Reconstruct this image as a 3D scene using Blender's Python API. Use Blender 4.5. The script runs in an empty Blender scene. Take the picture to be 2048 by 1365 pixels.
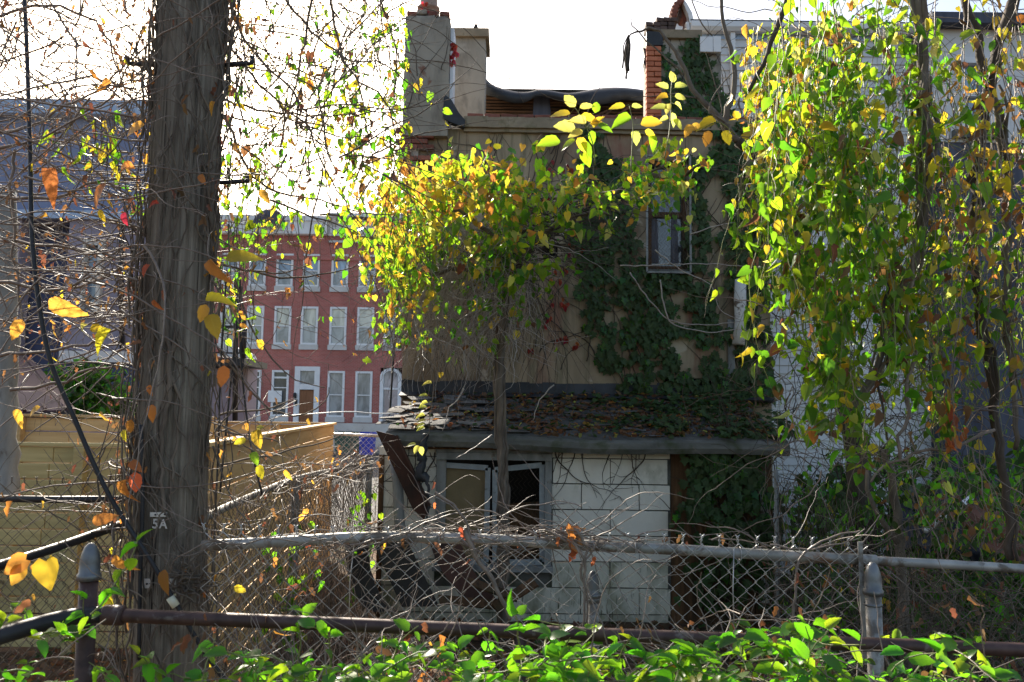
import bpy, bmesh, math, random
import numpy as np
from mathutils import Vector, Matrix, Euler

R = math.radians
rnd = random.Random(11)
rng = np.random.default_rng(5)
scn = bpy.context.scene
col = scn.collection

# ------------------------------------------------------------------ camera, sky, sun, exposure
F = 1593.0                       # focal length in pixels of the 2048 px wide photograph
CAM = Vector((0.0, 0.0, 1.73))
PITCH, ROLL = 5.2, 0.8
CR = Matrix.Rotation(R(90 + PITCH), 3, 'X') @ Matrix.Rotation(R(ROLL), 3, 'Z')
cd = bpy.data.cameras.new('camera'); co = bpy.data.objects.new('camera', cd); col.objects.link(co)
cd.sensor_width = 36; cd.lens = 36 * F / 2048; cd.clip_start = .05; cd.clip_end = 3000
co.matrix_world = Matrix.Translation(CAM) @ CR.to_4x4()
cd.dof.use_dof = True; cd.dof.focus_distance = 6.0; cd.dof.aperture_fstop = 7.0
scn.camera = co

SUN_AZ, SUN_EL = -25.0, 32.0     # degrees right of straight ahead, degrees up
w = bpy.data.worlds.new('World'); scn.world = w; w.use_nodes = True
nt = w.node_tree; nt.nodes.clear()
sky = nt.nodes.new('ShaderNodeTexSky'); sky.sky_type = 'NISHITA'; sky.sun_disc = False
sky.sun_elevation = R(SUN_EL); sky.sun_rotation = R(SUN_AZ); sky.altitude = 50
sky.air_density = 1.0; sky.dust_density = 3.0; sky.ozone_density = 1.0
bg = nt.nodes.new('ShaderNodeBackground'); bg.inputs[1].default_value = 0.115
wo = nt.nodes.new('ShaderNodeOutputWorld')
nt.links.new(sky.outputs[0], bg.inputs[0]); nt.links.new(bg.outputs[0], wo.inputs[0])
sd = bpy.data.lights.new('sun', 'SUN'); sd.energy = 5.0; sd.angle = R(.53); sd.color = (1, .955, .88)
so = bpy.data.objects.new('sun', sd); col.objects.link(so)
sdir = Vector((math.sin(R(SUN_AZ)) * math.cos(R(SUN_EL)), math.cos(R(SUN_AZ)) * math.cos(R(SUN_EL)), math.sin(R(SUN_EL))))
so.rotation_euler = (-sdir).to_track_quat('-Z', 'Y').to_euler(); so.location = (-4, 6, 12)
scn.view_settings.view_transform = 'Standard'; scn.view_settings.look = 'None'
scn.view_settings.exposure = 1.38; scn.view_settings.gamma = 1; scn.view_settings.use_curve_mapping = False
scn.view_settings.use_white_balance = True; scn.view_settings.white_balance_temperature = 7100
scn.cycles.max_bounces = 8; scn.cycles.transparent_max_bounces = 8; scn.cycles.use_denoising = True
scn.cycles.sample_clamp_indirect = 6

def P(px, py, Y):
    """world point seen at a pixel of the 2048x1365 photograph, at distance Y along +Y"""
    d = CR @ Vector(((px - 1024) / F, -(py - 682.5) / F, -1))
    return CAM + d * (Y / d.y)

# ------------------------------------------------------------------ materials
def _m(name):
    m = bpy.data.materials.new(name); m.use_nodes = True
    n = m.node_tree.nodes; l = m.node_tree.links
    return m, n, l, n['Principled BSDF']
def ramp(n, l, src, stops):
    r = n.new('ShaderNodeValToRGB'); l.new(src, r.inputs[0]); e = r.color_ramp.elements
    e[0].position, e[0].color = stops[0][0], (*stops[0][1], 1)
    e[1].position, e[1].color = stops[-1][0], (*stops[-1][1], 1)
    for p, c in stops[1:-1]:
        k = e.new(p); k.color = (*c, 1)
    return r.outputs[0]
def g3(v): return (v, v, v)
def noise(n, l, scale, detail=6, stretch=(1, 1, 1), rough=.6, coord='Object', dist=0):
    tc = n.new('ShaderNodeTexCoord'); mp = n.new('ShaderNodeMapping'); mp.inputs['Scale'].default_value = stretch
    if coord == 'Object':      # alike pieces share one mesh: shift the pattern by where each one stands
        oi = n.new('ShaderNodeObjectInfo'); va = n.new('ShaderNodeVectorMath'); l.new(tc.outputs[coord], va.inputs[0]); l.new(oi.outputs['Location'], va.inputs[1]); l.new(va.outputs[0], mp.inputs[0])
    else: l.new(tc.outputs[coord], mp.inputs[0])
    t = n.new('ShaderNodeTexNoise'); t.inputs['Scale'].default_value = scale; t.inputs['Detail'].default_value = detail
    t.inputs['Roughness'].default_value = rough; t.inputs['Distortion'].default_value = dist
    l.new(mp.outputs[0], t.inputs['Vector']); return t.outputs['Fac']
def mix(n, l, fac, a, b, mode='MIX'):
    x = n.new('ShaderNodeMix'); x.data_type = 'RGBA'; x.blend_type = mode
    for s, v in ((x.inputs[0], fac), (x.inputs[6], a), (x.inputs[7], b)):
        if hasattr(v, 'is_linked'): l.new(v, s)
        elif isinstance(v, tuple): s.default_value = (*v, 1)
        else: s.default_value = v
    return x.outputs[2]
def mth(n, l, op, a, b=0.0, clamp=False):
    x = n.new('ShaderNodeMath'); x.operation = op; x.use_clamp = clamp
    for s, v in ((x.inputs[0], a), (x.inputs[1], b)):
        if hasattr(v, 'is_linked'): l.new(v, s)
        else: s.default_value = v
    return x.outputs[0]
def bump(n, l, b, h, strength=.4, dist=.01):
    k = n.new('ShaderNodeBump'); k.inputs['Strength'].default_value = strength; k.inputs['Distance'].default_value = dist
    l.new(h, k.inputs['Height']); l.new(k.outputs[0], b.inputs['Normal'])
def surf(name, stops, scale=4, stretch=(1, 1, 1), rough=.85, bmp=.4, bscale=40, bd=.005, metal=0, spots=None, var=.0, dist=0, spec=.35):
    """noise-coloured surface; stops = ramp; spots = (colour, scale, lo, hi, stretch); var = random lightness per object"""
    m, n, l, b = _m(name)
    c = ramp(n, l, noise(n, l, scale, 8, stretch, dist=dist), stops)
    if spots:
        for sp in (spots if isinstance(spots, list) else [spots]):
            f = ramp(n, l, noise(n, l, sp[1], 8, sp[4] if len(sp) > 4 else (1, 1, 1), dist=.3), [(sp[2], g3(0)), (sp[3], g3(1))])
            c = mix(n, l, f, c, sp[0])
    if var:
        oi = n.new('ShaderNodeObjectInfo'); hs = n.new('ShaderNodeHueSaturation')
        v = mth(n, l, 'MULTIPLY_ADD', oi.outputs['Random'], 2 * var); v.node.inputs[2].default_value = 1 - var
        l.new(v, hs.inputs['Value']); l.new(c, hs.inputs['Color']); c = hs.outputs[0]
    l.new(c, b.inputs['Base Color']); b.inputs['Roughness'].default_value = rough; b.inputs['Metallic'].default_value = metal
    b.inputs['Specular IOR Level'].default_value = spec
    if bmp: bump(n, l, b, noise(n, l, bscale, 6, stretch), bmp, bd)
    return m

M = {}
M['stucco'] = surf('stucco', [(.25, (.19, .148, .095)), (.5, (.31, .245, .165)), (.75, (.41, .33, .23))], 1.3, (1.6, 1, .5), .93, .5, 60, .004,
                   spots=[((.12, .075, .05), 1.1, .5, .7, (1, 1, .7)), ((.11, .105, .06), 2.6, .5, .72, (2.6, 1, .2)), ((.24, .12, .085), 1.7, .56, .66, (1, 1, .3)), ((.46, .4, .31), 2.1, .63, .68), ((.05, .04, .03), 9, .62, .7, (3, 1, .12))])
M['stucco_grey'] = surf('stucco_grey', [(.3, (.24, .215, .175)), (.7, (.4, .365, .31))], 1.6, (1, 1, .6), .92, .6, 50, .006, spots=[((.09, .08, .07), 3, .5, .8, (1.5, 1, .5)), ((.2, .1, .07), 2.2, .64, .69), ((.36, .33, .28), 1.7, .62, .68)])
M['mould'] = surf('parapet_moulding', [(.3, (.2, .16, .11)), (.7, (.34, .28, .2))], 3, (1, 1, 1), .9, .5, 50, .006, spots=((.12, .1, .05), 6, .55, .75))
M['brick'] = surf('red_brick', [(.3, (.15, .055, .04)), (.7, (.27, .1, .07))], 9, rough=.9, bmp=.6, bscale=60, var=.3)
M['brick_orange'] = surf('orange_brick', [(.3, (.42, .13, .07)), (.7, (.55, .2, .11))], 9, rough=.9, bmp=.5, bscale=60, var=.15)
M['brick_dark'] = surf('sooty_brick', [(.3, (.06, .045, .04)), (.7, (.14, .09, .075))], 9, rough=.9, bmp=.6, bscale=60, var=.3)
M['mortar'] = surf('mortar', [(.3, (.3, .25, .21)), (.7, (.42, .37, .32))], 12, rough=.95)
M['tar'] = surf('tar_membrane', [(.3, (.012, .013, .015)), (.7, (.045, .05, .058))], 3, rough=.55, bmp=.5, bscale=12, bd=.01)
M['asphalt_shingle'] = surf('asphalt_shingle', [(.3, (.05, .05, .052)), (.7, (.14, .14, .138))], 7, rough=.9, bmp=.8, bscale=120, var=.35)
M['fascia'] = surf('weathered_fascia', [(.3, (.06, .062, .055)), (.7, (.17, .17, .155))], 5, (.4, 1, 1.5), .85, .5, 40, spots=((.05, .06, .025), 5, .5, .7))
M['tile'] = surf('cement_shingle', [(.3, (.65, .62, .54)), (.7, (.77, .745, .66))], 5, (1, 1, .7), .8, .35, 50, .003, var=.07,
                 spots=[((.3, .3, .22), 4, .58, .8, (1, 1, .6)), ((.14, .12, .09), 22, .68, .74, (1, 1, .5))])
M['tile_mossy'] = surf('mossy_cement_shingle', [(.3, (.5, .49, .4)), (.7, (.67, .65, .55))], 5, (1, 1, .7), .85, .4, 50, .003, var=.1,
                 spots=[((.16, .17, .09), 3, .45, .7, (1, 1, .7)), ((.06, .07, .035), 14, .58, .72, (2, 1, .35)), ((.1, .08, .06), 30, .66, .74)])
M['plywood'] = surf('brown_plank', [(.3, (.035, .02, .01)), (.55, (.11, .055, .025)), (.75, (.18, .1, .05))], 5, (3, 1, .3), .85, .6, 30, .006, var=.2, spots=((.02, .025, .01), 3, .5, .7, (1.5, 1, .4)), dist=.6)
M['grey_wood'] = surf('grey_painted_wood', [(.3, (.14, .145, .14)), (.7, (.3, .31, .3))], 8, (1, 1, .3), .8, .6, 60, .003, spots=((.08, .06, .04), 10, .6, .75))
M['blue_sash'] = surf('pale_blue_sash', [(.3, (.2, .23, .24)), (.7, (.34, .38, .4))], 8, rough=.6, bmp=.3, bscale=60, spots=((.1, .09, .08), 14, .6, .75))
M['tan_board'] = surf('tan_board', [(.3, (.15, .115, .06)), (.7, (.24, .185, .1))], 2, rough=.8, spots=((.07, .05, .03), 3, .6, .8))
M['rust_metal'] = surf('rusty_metal', [(.3, (.032, .016, .011)), (.7, (.085, .036, .024))], 5, (1, 1, .4), .8, .6, 40, .004, spots=((.02, .016, .014), 3, .5, .7))
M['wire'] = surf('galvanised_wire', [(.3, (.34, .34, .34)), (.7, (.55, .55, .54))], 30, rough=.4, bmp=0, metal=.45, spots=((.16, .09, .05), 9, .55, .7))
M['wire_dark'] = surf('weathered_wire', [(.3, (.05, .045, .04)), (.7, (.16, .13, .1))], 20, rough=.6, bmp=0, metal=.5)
M['rail'] = surf('galvanised_rail', [(.3, (.19, .19, .18)), (.7, (.38, .375, .36))], 6, rough=.55, bmp=.35, bscale=90, bd=.002, metal=.35,
                 spots=[((.14, .12, .1), 13, .5, .6), ((.2, .1, .05), 7, .62, .7)])
M['rust_pipe'] = surf('brown_rusted_pipe', [(.3, (.04, .022, .019)), (.7, (.1, .056, .048))], 14, rough=.5, bmp=.4, bscale=120, bd=.0015, metal=.2, spots=((.22, .19, .17), 9, .62, .72))
M['cap_metal'] = surf('dull_cap_metal', [(.3, (.09, .095, .1)), (.7, (.2, .205, .21))], 10, rough=.42, bmp=.3, bscale=60, metal=.7)
M['pole'] = surf('weathered_pole_wood', [(.25, (.06, .048, .037)), (.5, (.2, .175, .14)), (.75, (.36, .325, .27))], 26, (2.4, 2.4, .05), .9, 1.0, 60, .012, spots=[((.025, .02, .016), 16, .6, .66, (3, 3, .05)), ((.06, .045, .035), 3, .5, .75)])
M['bark'] = surf('vine_bark', [(.3, (.07, .055, .043)), (.7, (.2, .165, .13))], 14, (1, 1, .3), .9, .8, 60, .006)
M['bark_dark'] = surf('dark_bark', [(.3, (.03, .023, .018)), (.7, (.1, .077, .06))], 14, (1, 1, .3), .9, .8, 60, .006)
M['twig'] = surf('twig', [(.3, (.1, .075, .06)), (.7, (.26, .2, .16))], 20, rough=.55, bmp=0, spec=.5)
M['twig_grey'] = surf('grey_twig', [(.3, (.2, .175, .155)), (.7, (.46, .41, .37))], 20, rough=.5, bmp=0, spec=.5)
M['stem_green'] = surf('green_stem', [(.3, (.1, .13, .04)), (.7, (.25, .26, .09))], 20, rough=.5, bmp=0)
M['pine'] = surf('new_pine_board', [(.3, (.48, .3, .13)), (.55, (.6, .41, .2)), (.75, (.66, .48, .26))], 3, (.35, 3, 5), .75, .3, 50, .002, var=.13, spots=((.25, .13, .05), 6, .66, .72))
M['pine_green'] = surf('treated_pine_board', [(.3, (.33, .27, .12)), (.7, (.5, .42, .21))], 3, (.35, 3, 5), .78, .3, 50, .002, var=.13, spots=((.14, .1, .05), 6, .66, .72))
M['white'] = surf('white_siding', [(.3, (.58, .585, .59)), (.7, (.7, .705, .71))], 2, rough=.6, bmp=.1, bscale=60, var=.03, spots=((.4, .4, .38), 5, .62, .85, (1, 1, .3)))
M['white_trim'] = surf('white_trim', [(.3, (.68, .69, .7)), (.7, (.8, .8, .8))], 3, rough=.5, bmp=0)
M['cream_paint'] = surf('white_peeling', [(.3, (.5, .49, .45)), (.7, (.68, .67, .63))], 9, rough=.7, bmp=.5, bscale=40, spots=((.15, .11, .08), 9, .56, .64))
M['glare_tinted_wall'] = surf('glare_blue_grey_wall', [(.3, (.16, .2, .33)), (.7, (.22, .27, .4))], 1.5, (1, 1, .5), .8, .2)  # bluish cast of the veiling sun glare mixed into the wall colour
M['navy_wall'] = surf('navy_wall', [(.3, (.05, .06, .12)), (.7, (.07, .085, .15))], 2, rough=.8)
M['lilac_wall'] = surf('lilac_wall', [(.3, (.24, .22, .29)), (.7, (.31, .29, .36))], 2, rough=.85)
M['slate_wall'] = surf('slate_blue_wall', [(.3, (.045, .05, .072)), (.7, (.1, .112, .15))], 2.5, (3, 1, .25), .8, .3)
M['pale_blue'] = surf('pale_blue_trim', [(.3, (.3, .42, .6)), (.7, (.38, .5, .66))], 2, rough=.6)
M['maroon'] = surf('maroon_metal_roof', [(.3, (.05, .022, .028)), (.7, (.085, .04, .048))], 3, rough=.5, bmp=.15, metal=.2)
M['black_metal'] = surf('black_iron', [(.3, (.012, .012, .014)), (.7, (.03, .03, .034))], 9, rough=.5, bmp=.2)
M['cable'] = surf('black_cable', [(.3, (.012, .013, .016)), (.7, (.028, .03, .035))], 9, rough=.45, bmp=.4, bscale=120)
M['tag'] = surf('aluminium_tag', [(.3, (.45, .44, .42)), (.7, (.66, .65, .62))], 9, rough=.4, bmp=.2, metal=.3, spots=((.12, .1, .08), 12, .6, .7))
M['guard'] = surf('yellowed_plastic', [(.3, (.5, .5, .36)), (.7, (.7, .7, .55))], 9, rough=.5, bmp=.1)
M['stone'] = surf('marble_base', [(.3, (.5, .46, .42)), (.7, (.62, .59, .55))], 1.5, rough=.8)
M['sill'] = surf('stone_sill', [(.3, (.5, .49, .47)), (.7, (.62, .61, .59))], 2, rough=.8)
M['door_wood'] = surf('brown_door', [(.3, (.2, .08, .03)), (.7, (.3, .13, .06))], 3, (3, 1, .5), .5, .1)
M['terracotta'] = surf('clay_pot', [(.3, (.3, .19, .14)), (.7, (.44, .31, .25))], 5, rough=.85, spots=((.5, .48, .44), 8, .6, .7))
M['lath'] = surf('brown_lath', [(.3, (.05, .026, .014)), (.7, (.13, .07, .04))], 6, (.5, 1, 3), .9, .4, var=.3)
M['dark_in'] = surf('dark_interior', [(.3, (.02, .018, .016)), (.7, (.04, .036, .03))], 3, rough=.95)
M['curtain'] = surf('faded_curtain', [(.3, (.05, .05, .06)), (.7, (.13, .13, .15))], 4, (6, 1, .6), .9, .3)
M['orange_board'] = surf('orange_brown_board', [(.3, (.1, .04, .025)), (.7, (.17, .07, .045))], 5, rough=.8, spots=((.06, .04, .025), 9, .55, .7))
M['pvc'] = surf('white_pvc', [(.3, (.6, .63, .68)), (.7, (.75, .78, .82))], 4, rough=.4, bmp=0)
M['tarp'] = surf('dark_blue_tarp', [(.3, (.012, .015, .022)), (.7, (.03, .037, .055))], 4, rough=.6, bmp=.7, bscale=9, bd=.02)
M['blue_bin'] = surf('blue_plastic', [(.3, (.03, .05, .4)), (.7, (.05, .08, .5))], 4, rough=.5, bmp=0)
M['bin_green'] = surf('green_plastic', [(.3, (.03, .09, .07)), (.7, (.05, .13, .1))], 4, rough=.5, bmp=0)
M['concrete'] = surf('concrete', [(.3, (.28, .27, .25)), (.7, (.4, .39, .36))], 3, rough=.9)
M['road'] = surf('asphalt', [(.3, (.045, .045, .047)), (.7, (.075, .075, .077))], 6, rough=.9)
M['ground'] = surf('leafy_soil', [(.3, (.035, .023, .014)), (.5, (.085, .05, .028)), (.7, (.15, .09, .05))], 7, rough=.95, bmp=1, bscale=18, bd=.03, spots=((.03, .045, .015), 1.5, .55, .7))

def glassmat(name, c, rough=.08):
    m, n, l, b = _m(name)
    cc = ramp(n, l, noise(n, l, 1.6, 5, (1, 1, .4), dist=1.0), [(.38, tuple(x * .5 for x in c)), (.6, c)])
    l.new(cc, b.inputs['Base Color']); b.inputs['Roughness'].default_value = rough; b.inputs['Specular IOR Level'].default_value = .9
    return m
M['glass_painted_sky'] = glassmat('glass_painted_sky_reflection', (.3, .42, .56)); M['glass_dark'] = glassmat('glass_dark', (.07, .085, .1))  # first glass: reflected sky painted in as a pale blue base colour
M['glass_blind'] = glassmat('glass_with_cream_blind', (.62, .61, .52)); M['glass_grey'] = glassmat('glass_grey_curtain', (.36, .38, .39))

def bricks(name, c1, c2, mo, w_=.21, h_=.075):
    m, n, l, b = _m(name)
    tc = n.new('ShaderNodeTexCoord'); s = n.new('ShaderNodeSeparateXYZ'); k = n.new('ShaderNodeCombineXYZ')
    l.new(tc.outputs['Object'], s.inputs[0]); l.new(s.outputs['X'], k.inputs['X']); l.new(s.outputs['Z'], k.inputs['Y'])
    t = n.new('ShaderNodeTexBrick'); l.new(k.outputs[0], t.inputs['Vector']); t.inputs['Scale'].default_value = 1
    t.inputs['Brick Width'].default_value = w_; t.inputs['Row Height'].default_value = h_; t.inputs['Mortar Size'].default_value = .012
    t.inputs['Color1'].default_value = (*c1, 1); t.inputs['Color2'].default_value = (*c2, 1); t.inputs['Mortar'].default_value = (*mo, 1)
    f = ramp(n, l, noise(n, l, .5, 4), [(.35, g3(.8)), (.65, g3(1.1))])
    l.new(mix(n, l, 1.0, t.outputs['Color'], f, 'MULTIPLY'), b.inputs['Base Color']); b.inputs['Roughness'].default_value = .9
    bump(n, l, b, t.outputs['Fac'], -.3, .01)
    return m
M['row_brick'] = bricks('rowhouse_brick', (.47, .11, .09), (.35, .075, .062), (.46, .27, .23))

def leafmat(name, refl, trans, tf=.55, brown=.15, rough=.42):
    """thin leaf: reflecting and letting light through; veins and blotches from the leaf's own UV"""
    m, n, l, b = _m(name)
    uv = n.new('ShaderNodeUVMap'); s = n.new('ShaderNodeSeparateXYZ'); l.new(uv.outputs[0], s.inputs[0])
    ax = mth(n, l, 'ABSOLUTE', s.outputs['X'])
    rib = mth(n, l, 'LESS_THAN', ax, .022)
    ph = mth(n, l, 'SUBTRACT', s.outputs['Y'], mth(n, l, 'MULTIPLY', ax, .75))
    side = mth(n, l, 'GREATER_THAN', mth(n, l, 'SINE', mth(n, l, 'MULTIPLY', ph, 42.0)), .86)
    vein = mth(n, l, 'MAXIMUM', rib, mth(n, l, 'MULTIPLY', side, .55))
    geo = n.new('ShaderNodeNewGeometry'); oi = n.new('ShaderNodeObjectInfo')
    rv = mth(n, l, 'FRACT', mth(n, l, 'ADD', geo.outputs['Random Per Island'], oi.outputs['Random']))
    blot = ramp(n, l, noise(n, l, 22, 4, coord='Object'), [(.58, g3(0)), (.72, g3(1))])
    outs = []
    for cname, c in (('r', refl), ('t', trans)):
        hs = n.new('ShaderNodeHueSaturation'); hs.inputs['Color'].default_value = (*c, 1)
        h = mth(n, l, 'MULTIPLY_ADD', rv, .05); h.node.inputs[2].default_value = .475; l.new(h, hs.inputs['Hue'])
        v = mth(n, l, 'MULTIPLY_ADD', mth(n, l, 'FRACT', mth(n, l, 'MULTIPLY', rv, 7.3)), .6); v.node.inputs[2].default_value = .7; l.new(v, hs.inputs['Value'])
        x = mix(n, l, mth(n, l, 'MULTIPLY', blot, brown), hs.outputs[0], (.16, .06, .02))
        x = mix(n, l, mth(n, l, 'MULTIPLY', vein, .35), x, tuple(min(1, k * 1.6 + .03) for k in c) if cname == 'r' else tuple(k * .6 for k in c))
        outs.append(x)
    l.new(outs[0], b.inputs['Base Color']); b.inputs['Roughness'].default_value = rough; b.inputs['Specular IOR Level'].default_value = .4
    tr = n.new('ShaderNodeBsdfTranslucent'); l.new(outs[1], tr.inputs[0])
    mx = n.new('ShaderNodeMixShader'); mx.inputs[0].default_value = tf
    l.new(b.outputs[0], mx.inputs[1]); l.new(tr.outputs[0], mx.inputs[2])
    l.new(mx.outputs[0], n['Material Output'].inputs[0])
    return m
LM = {
 'green': leafmat('leaf_green', (.04, .11, .02), (.16, .42, .02)),
 'lime': leafmat('leaf_lime', (.08, .16, .025), (.42, .68, .03)),
 'yellow': leafmat('leaf_yellow', (.3, .24, .03), (.85, .66, .05)),
 'orange': leafmat('leaf_orange', (.36, .17, .04), (.85, .42, .07), .5, .3),
 'brown': leafmat('leaf_brown', (.16, .085, .045), (.32, .14, .06), .35, .3, .6),
 'red': leafmat('leaf_red', (.32, .03, .03), (.75, .06, .07), .5, .1),
 'rust': leafmat('leaf_rust', (.34, .12, .04), (.8, .26, .08), .5, .3, .55),
 'ivy': leafmat('leaf_ivy', (.034, .068, .016), (.06, .14, .015), .25, .05, .62),
 'deep': leafmat('leaf_deep_green', (.03, .1, .02), (.24, .72, .025), .48, .05, .28),
 'pale': leafmat('leaf_pale_yellow', (.36, .36, .08), (.85, .85, .18), .5, .15),
}

# ------------------------------------------------------------------ geometry helpers
def off(parent):
    v = Vector((0, 0, 0))
    while parent is not None:
        v += parent.location; parent = parent.parent
    return v
def tag(o, label=None, cat=None, group=None, kind=None):
    if label: o['label'] = label
    if cat: o['category'] = cat
    if group: o['group'] = group
    if kind: o['kind'] = kind
    return o
def thing(name, label, cat, loc=(0, 0, 0), group=None):
    o = bpy.data.objects.new(name, None); col.objects.link(o); o.location = loc; o.empty_display_size = .1
    return tag(o, label, cat, group)
class MB:
    def __init__(s): s.v = []; s.f = []; s.m = []; s.n = 0; s.smooth = []
    def add(s, v, f, mi=0, smooth=False):
        v = [tuple(map(float, p)) for p in v]
        s.f += [tuple(i + s.n for i in q) for q in f]; s.v += v; s.n += len(v)
        s.m += [mi] * len(f); s.smooth += [smooth] * len(f); return s
    def box(s, a, b, mi=0):
        (x0, y0, z0), (x1, y1, z1) = a, b
        x0, x1 = min(x0, x1), max(x0, x1); y0, y1 = min(y0, y1), max(y0, y1); z0, z1 = min(z0, z1), max(z0, z1)
        return s.add([(x0,y0,z0),(x1,y0,z0),(x1,y1,z0),(x0,y1,z0),(x0,y0,z1),(x1,y0,z1),(x1,y1,z1),(x0,y1,z1)],
              [(0,3,2,1),(4,5,6,7),(0,1,5,4),(1,2,6,5),(2,3,7,6),(3,0,4,7)], mi)
    def bar(s, a, b, w_, t, up=(0, 0, 1), mi=0):
        """rectangular bar from a to b, w_ across, t along the other axis (roughly up)"""
        a, b = Vector(a), Vector(b); d = (b - a).normalized(); u = Vector(up)
        if abs(d.dot(u)) > .98: u = Vector((0, 1, 0))
        x = d.cross(u).normalized(); y = x.cross(d).normalized()
        v = []
        for p in (a, b):
            for sx, sy in ((-1,-1),(1,-1),(1,1),(-1,1)): v.append(p + x * (sx * w_ / 2) + y * (sy * t / 2))
        return s.add(v, [(0,3,2,1),(4,5,6,7),(0,1,5,4),(1,2,6,5),(2,3,7,6),(3,0,4,7)], mi)
    def tube(s, pts, r0, r1=None, sides=6, mi=0, cap=True, jitter=0):
        pts = np.asarray([tuple(p) for p in pts], float); n = len(pts)
        if n < 2: return s
        r1 = r0 if r1 is None else r1
        rad = np.asarray(r0, float) if hasattr(r0, '__len__') else np.linspace(r0, r1, n)
        t = np.gradient(pts, axis=0); t /= np.linalg.norm(t, axis=1)[:, None] + 1e-9
        ref = np.array([0, 1., 0]) if abs(t[:, 1]).mean() < .8 else np.array([1., 0, 0])
        u = np.cross(t, ref); u /= np.linalg.norm(u, axis=1)[:, None] + 1e-9; v = np.cross(t, u)
        a = np.arange(sides) * 2 * math.pi / sides
        rr = rad[:, None] * (1 + (jitter * rng.standard_normal((n, sides)) if jitter else 0))
        V = pts[:, None, :] + (rr * np.cos(a)[None])[..., None] * u[:, None] + (rr * np.sin(a)[None])[..., None] * v[:, None]
        f = []
        for i in range(n - 1):
            for k in range(sides):
                k2 = (k + 1) % sides
                f.append((i * sides + k, i * sides + k2, (i + 1) * sides + k2, (i + 1) * sides + k))
        if cap and sides > 3:
            f.append(tuple(range(sides))[::-1]); f.append(tuple((n - 1) * sides + k for k in range(sides)))
        base = s.n
        s.v += V.reshape(-1, 3).tolist(); s.f += [tuple(i + base for i in q) for q in f]; s.n += n * sides
        s.m += [mi] * len(f); s.smooth += [True] * len(f); return s
    def lathe(s, c, prof, sides=16, mi=0):
        c = Vector(c); v = []; f = []
        for r, z in prof:
            for k in range(sides):
                a = 2 * math.pi * k / sides; v.append(c + Vector((r * math.cos(a), r * math.sin(a), z)))
        for i in range(len(prof) - 1):
            for k in range(sides):
                k2 = (k + 1) % sides; f.append((i*sides+k, i*sides+k2, (i+1)*sides+k2, (i+1)*sides+k))
        return s.add(v, f, mi, True)
    def prism(s, poly, dv, mi=0):
        """polygon (list of points) pushed along the vector dv"""
        n = len(poly); dv = Vector(dv); v = [Vector(p) for p in poly] + [Vector(p) + dv for p in poly]
        f = [tuple(range(n)), tuple(range(2 * n - 1, n - 1, -1))] + [(i, i + n, (i + 1) % n + n, (i + 1) % n) for i in range(n)]
        return s.add(v, f, mi)
    def build(s, name, mat, parent=None, kind=None, label=None, cat=None, group=None, at=None, recalc=True):
        me = bpy.data.meshes.new(name)
        o0 = off(parent) + (Vector(at) if at is not None else Vector((0, 0, 0)))
        V = np.asarray(s.v, float).reshape(-1, 3) - np.array(o0)
        me.from_pydata(V.tolist(), [], s.f)
        for k in (mat if isinstance(mat, (list, tuple)) else [mat]): me.materials.append(k)
        me.polygons.foreach_set('material_index', s.m); me.polygons.foreach_set('use_smooth', s.smooth)
        if recalc and len(s.f) < 4000:
            bm = bmesh.new(); bm.from_mesh(me); bmesh.ops.recalc_face_normals(bm, faces=bm.faces); bm.to_mesh(me); bm.free()
        me.update()
        o = bpy.data.objects.new(name, me); col.objects.link(o)
        if parent is not None: o.parent = parent
        if at is not None: o.location = at
        return tag(o, label, cat, group, kind)

_bc = {}
def box_mesh(name, sx, sy, sz, mat, bev=.004, rough=0, var=0):
    """shared bevelled block centred on its origin; var picks among slightly different ones"""
    key = (name, round(sx, 4), round(sy, 4), round(sz, 4), mat.name, bev, var)
    if key in _bc: return _bc[key]
    bm = bmesh.new(); bmesh.ops.create_cube(bm, size=1)
    for v in bm.verts:
        v.co.x *= sx; v.co.y *= sy; v.co.z *= sz
        if rough: v.co += Vector([rnd.uniform(-rough, rough) for _ in range(3)])
    if bev: bmesh.ops.bevel(bm, geom=bm.edges[:], offset=min(bev, sx * .3, sy * .3, sz * .3), segments=1, affect='EDGES')
    me = bpy.data.meshes.new(name); bm.to_mesh(me); bm.free(); me.materials.append(mat); _bc[key] = me
    return me
def piece(name, me, parent, loc, rot=(0, 0, 0), scale=(1, 1, 1), label=None):
    o = bpy.data.objects.new(name, me); col.objects.link(o)
    o.location = Vector(loc) - off(parent); o.parent = parent; o.rotation_euler = rot; o.scale = scale
    if label: o['label'] = label
    return o

def wall_hole(mb, x0, x1, z0, z1, y0, y1, holes):
    """wall slab with rectangular openings (hx0,hx1,hz0,hz1), cut into strips"""
    xs = sorted({x0, x1, *[h[0] for h in holes], *[h[1] for h in holes]})
    for a, b in zip(xs, xs[1:]):
        zz = sorted([(h[2], h[3]) for h in holes if h[0] <= a + 1e-6 and h[1] >= b - 1e-6]); z = z0
        for p, q in zz:
            if p > z: mb.box((a, y0, z), (b, y1, p))
            z = q
        if z1 > z: mb.box((a, y0, z), (b, y1, z1))
def wander(p, d, L, step=.05, wob=.25, grav=0.0, pull=None):
    p = np.array(p, float); d = np.array(d, float); d /= np.linalg.norm(d); out = [p.copy()]
    for _ in range(max(2, int(L / step))):
        d = d + rng.standard_normal(3) * wob; d[2] -= grav
        if pull is not None: d += (np.array(pull) - p) * .05
        d /= np.linalg.norm(d); p = p + d * step; out.append(p.copy())
    return np.array(out)
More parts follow.
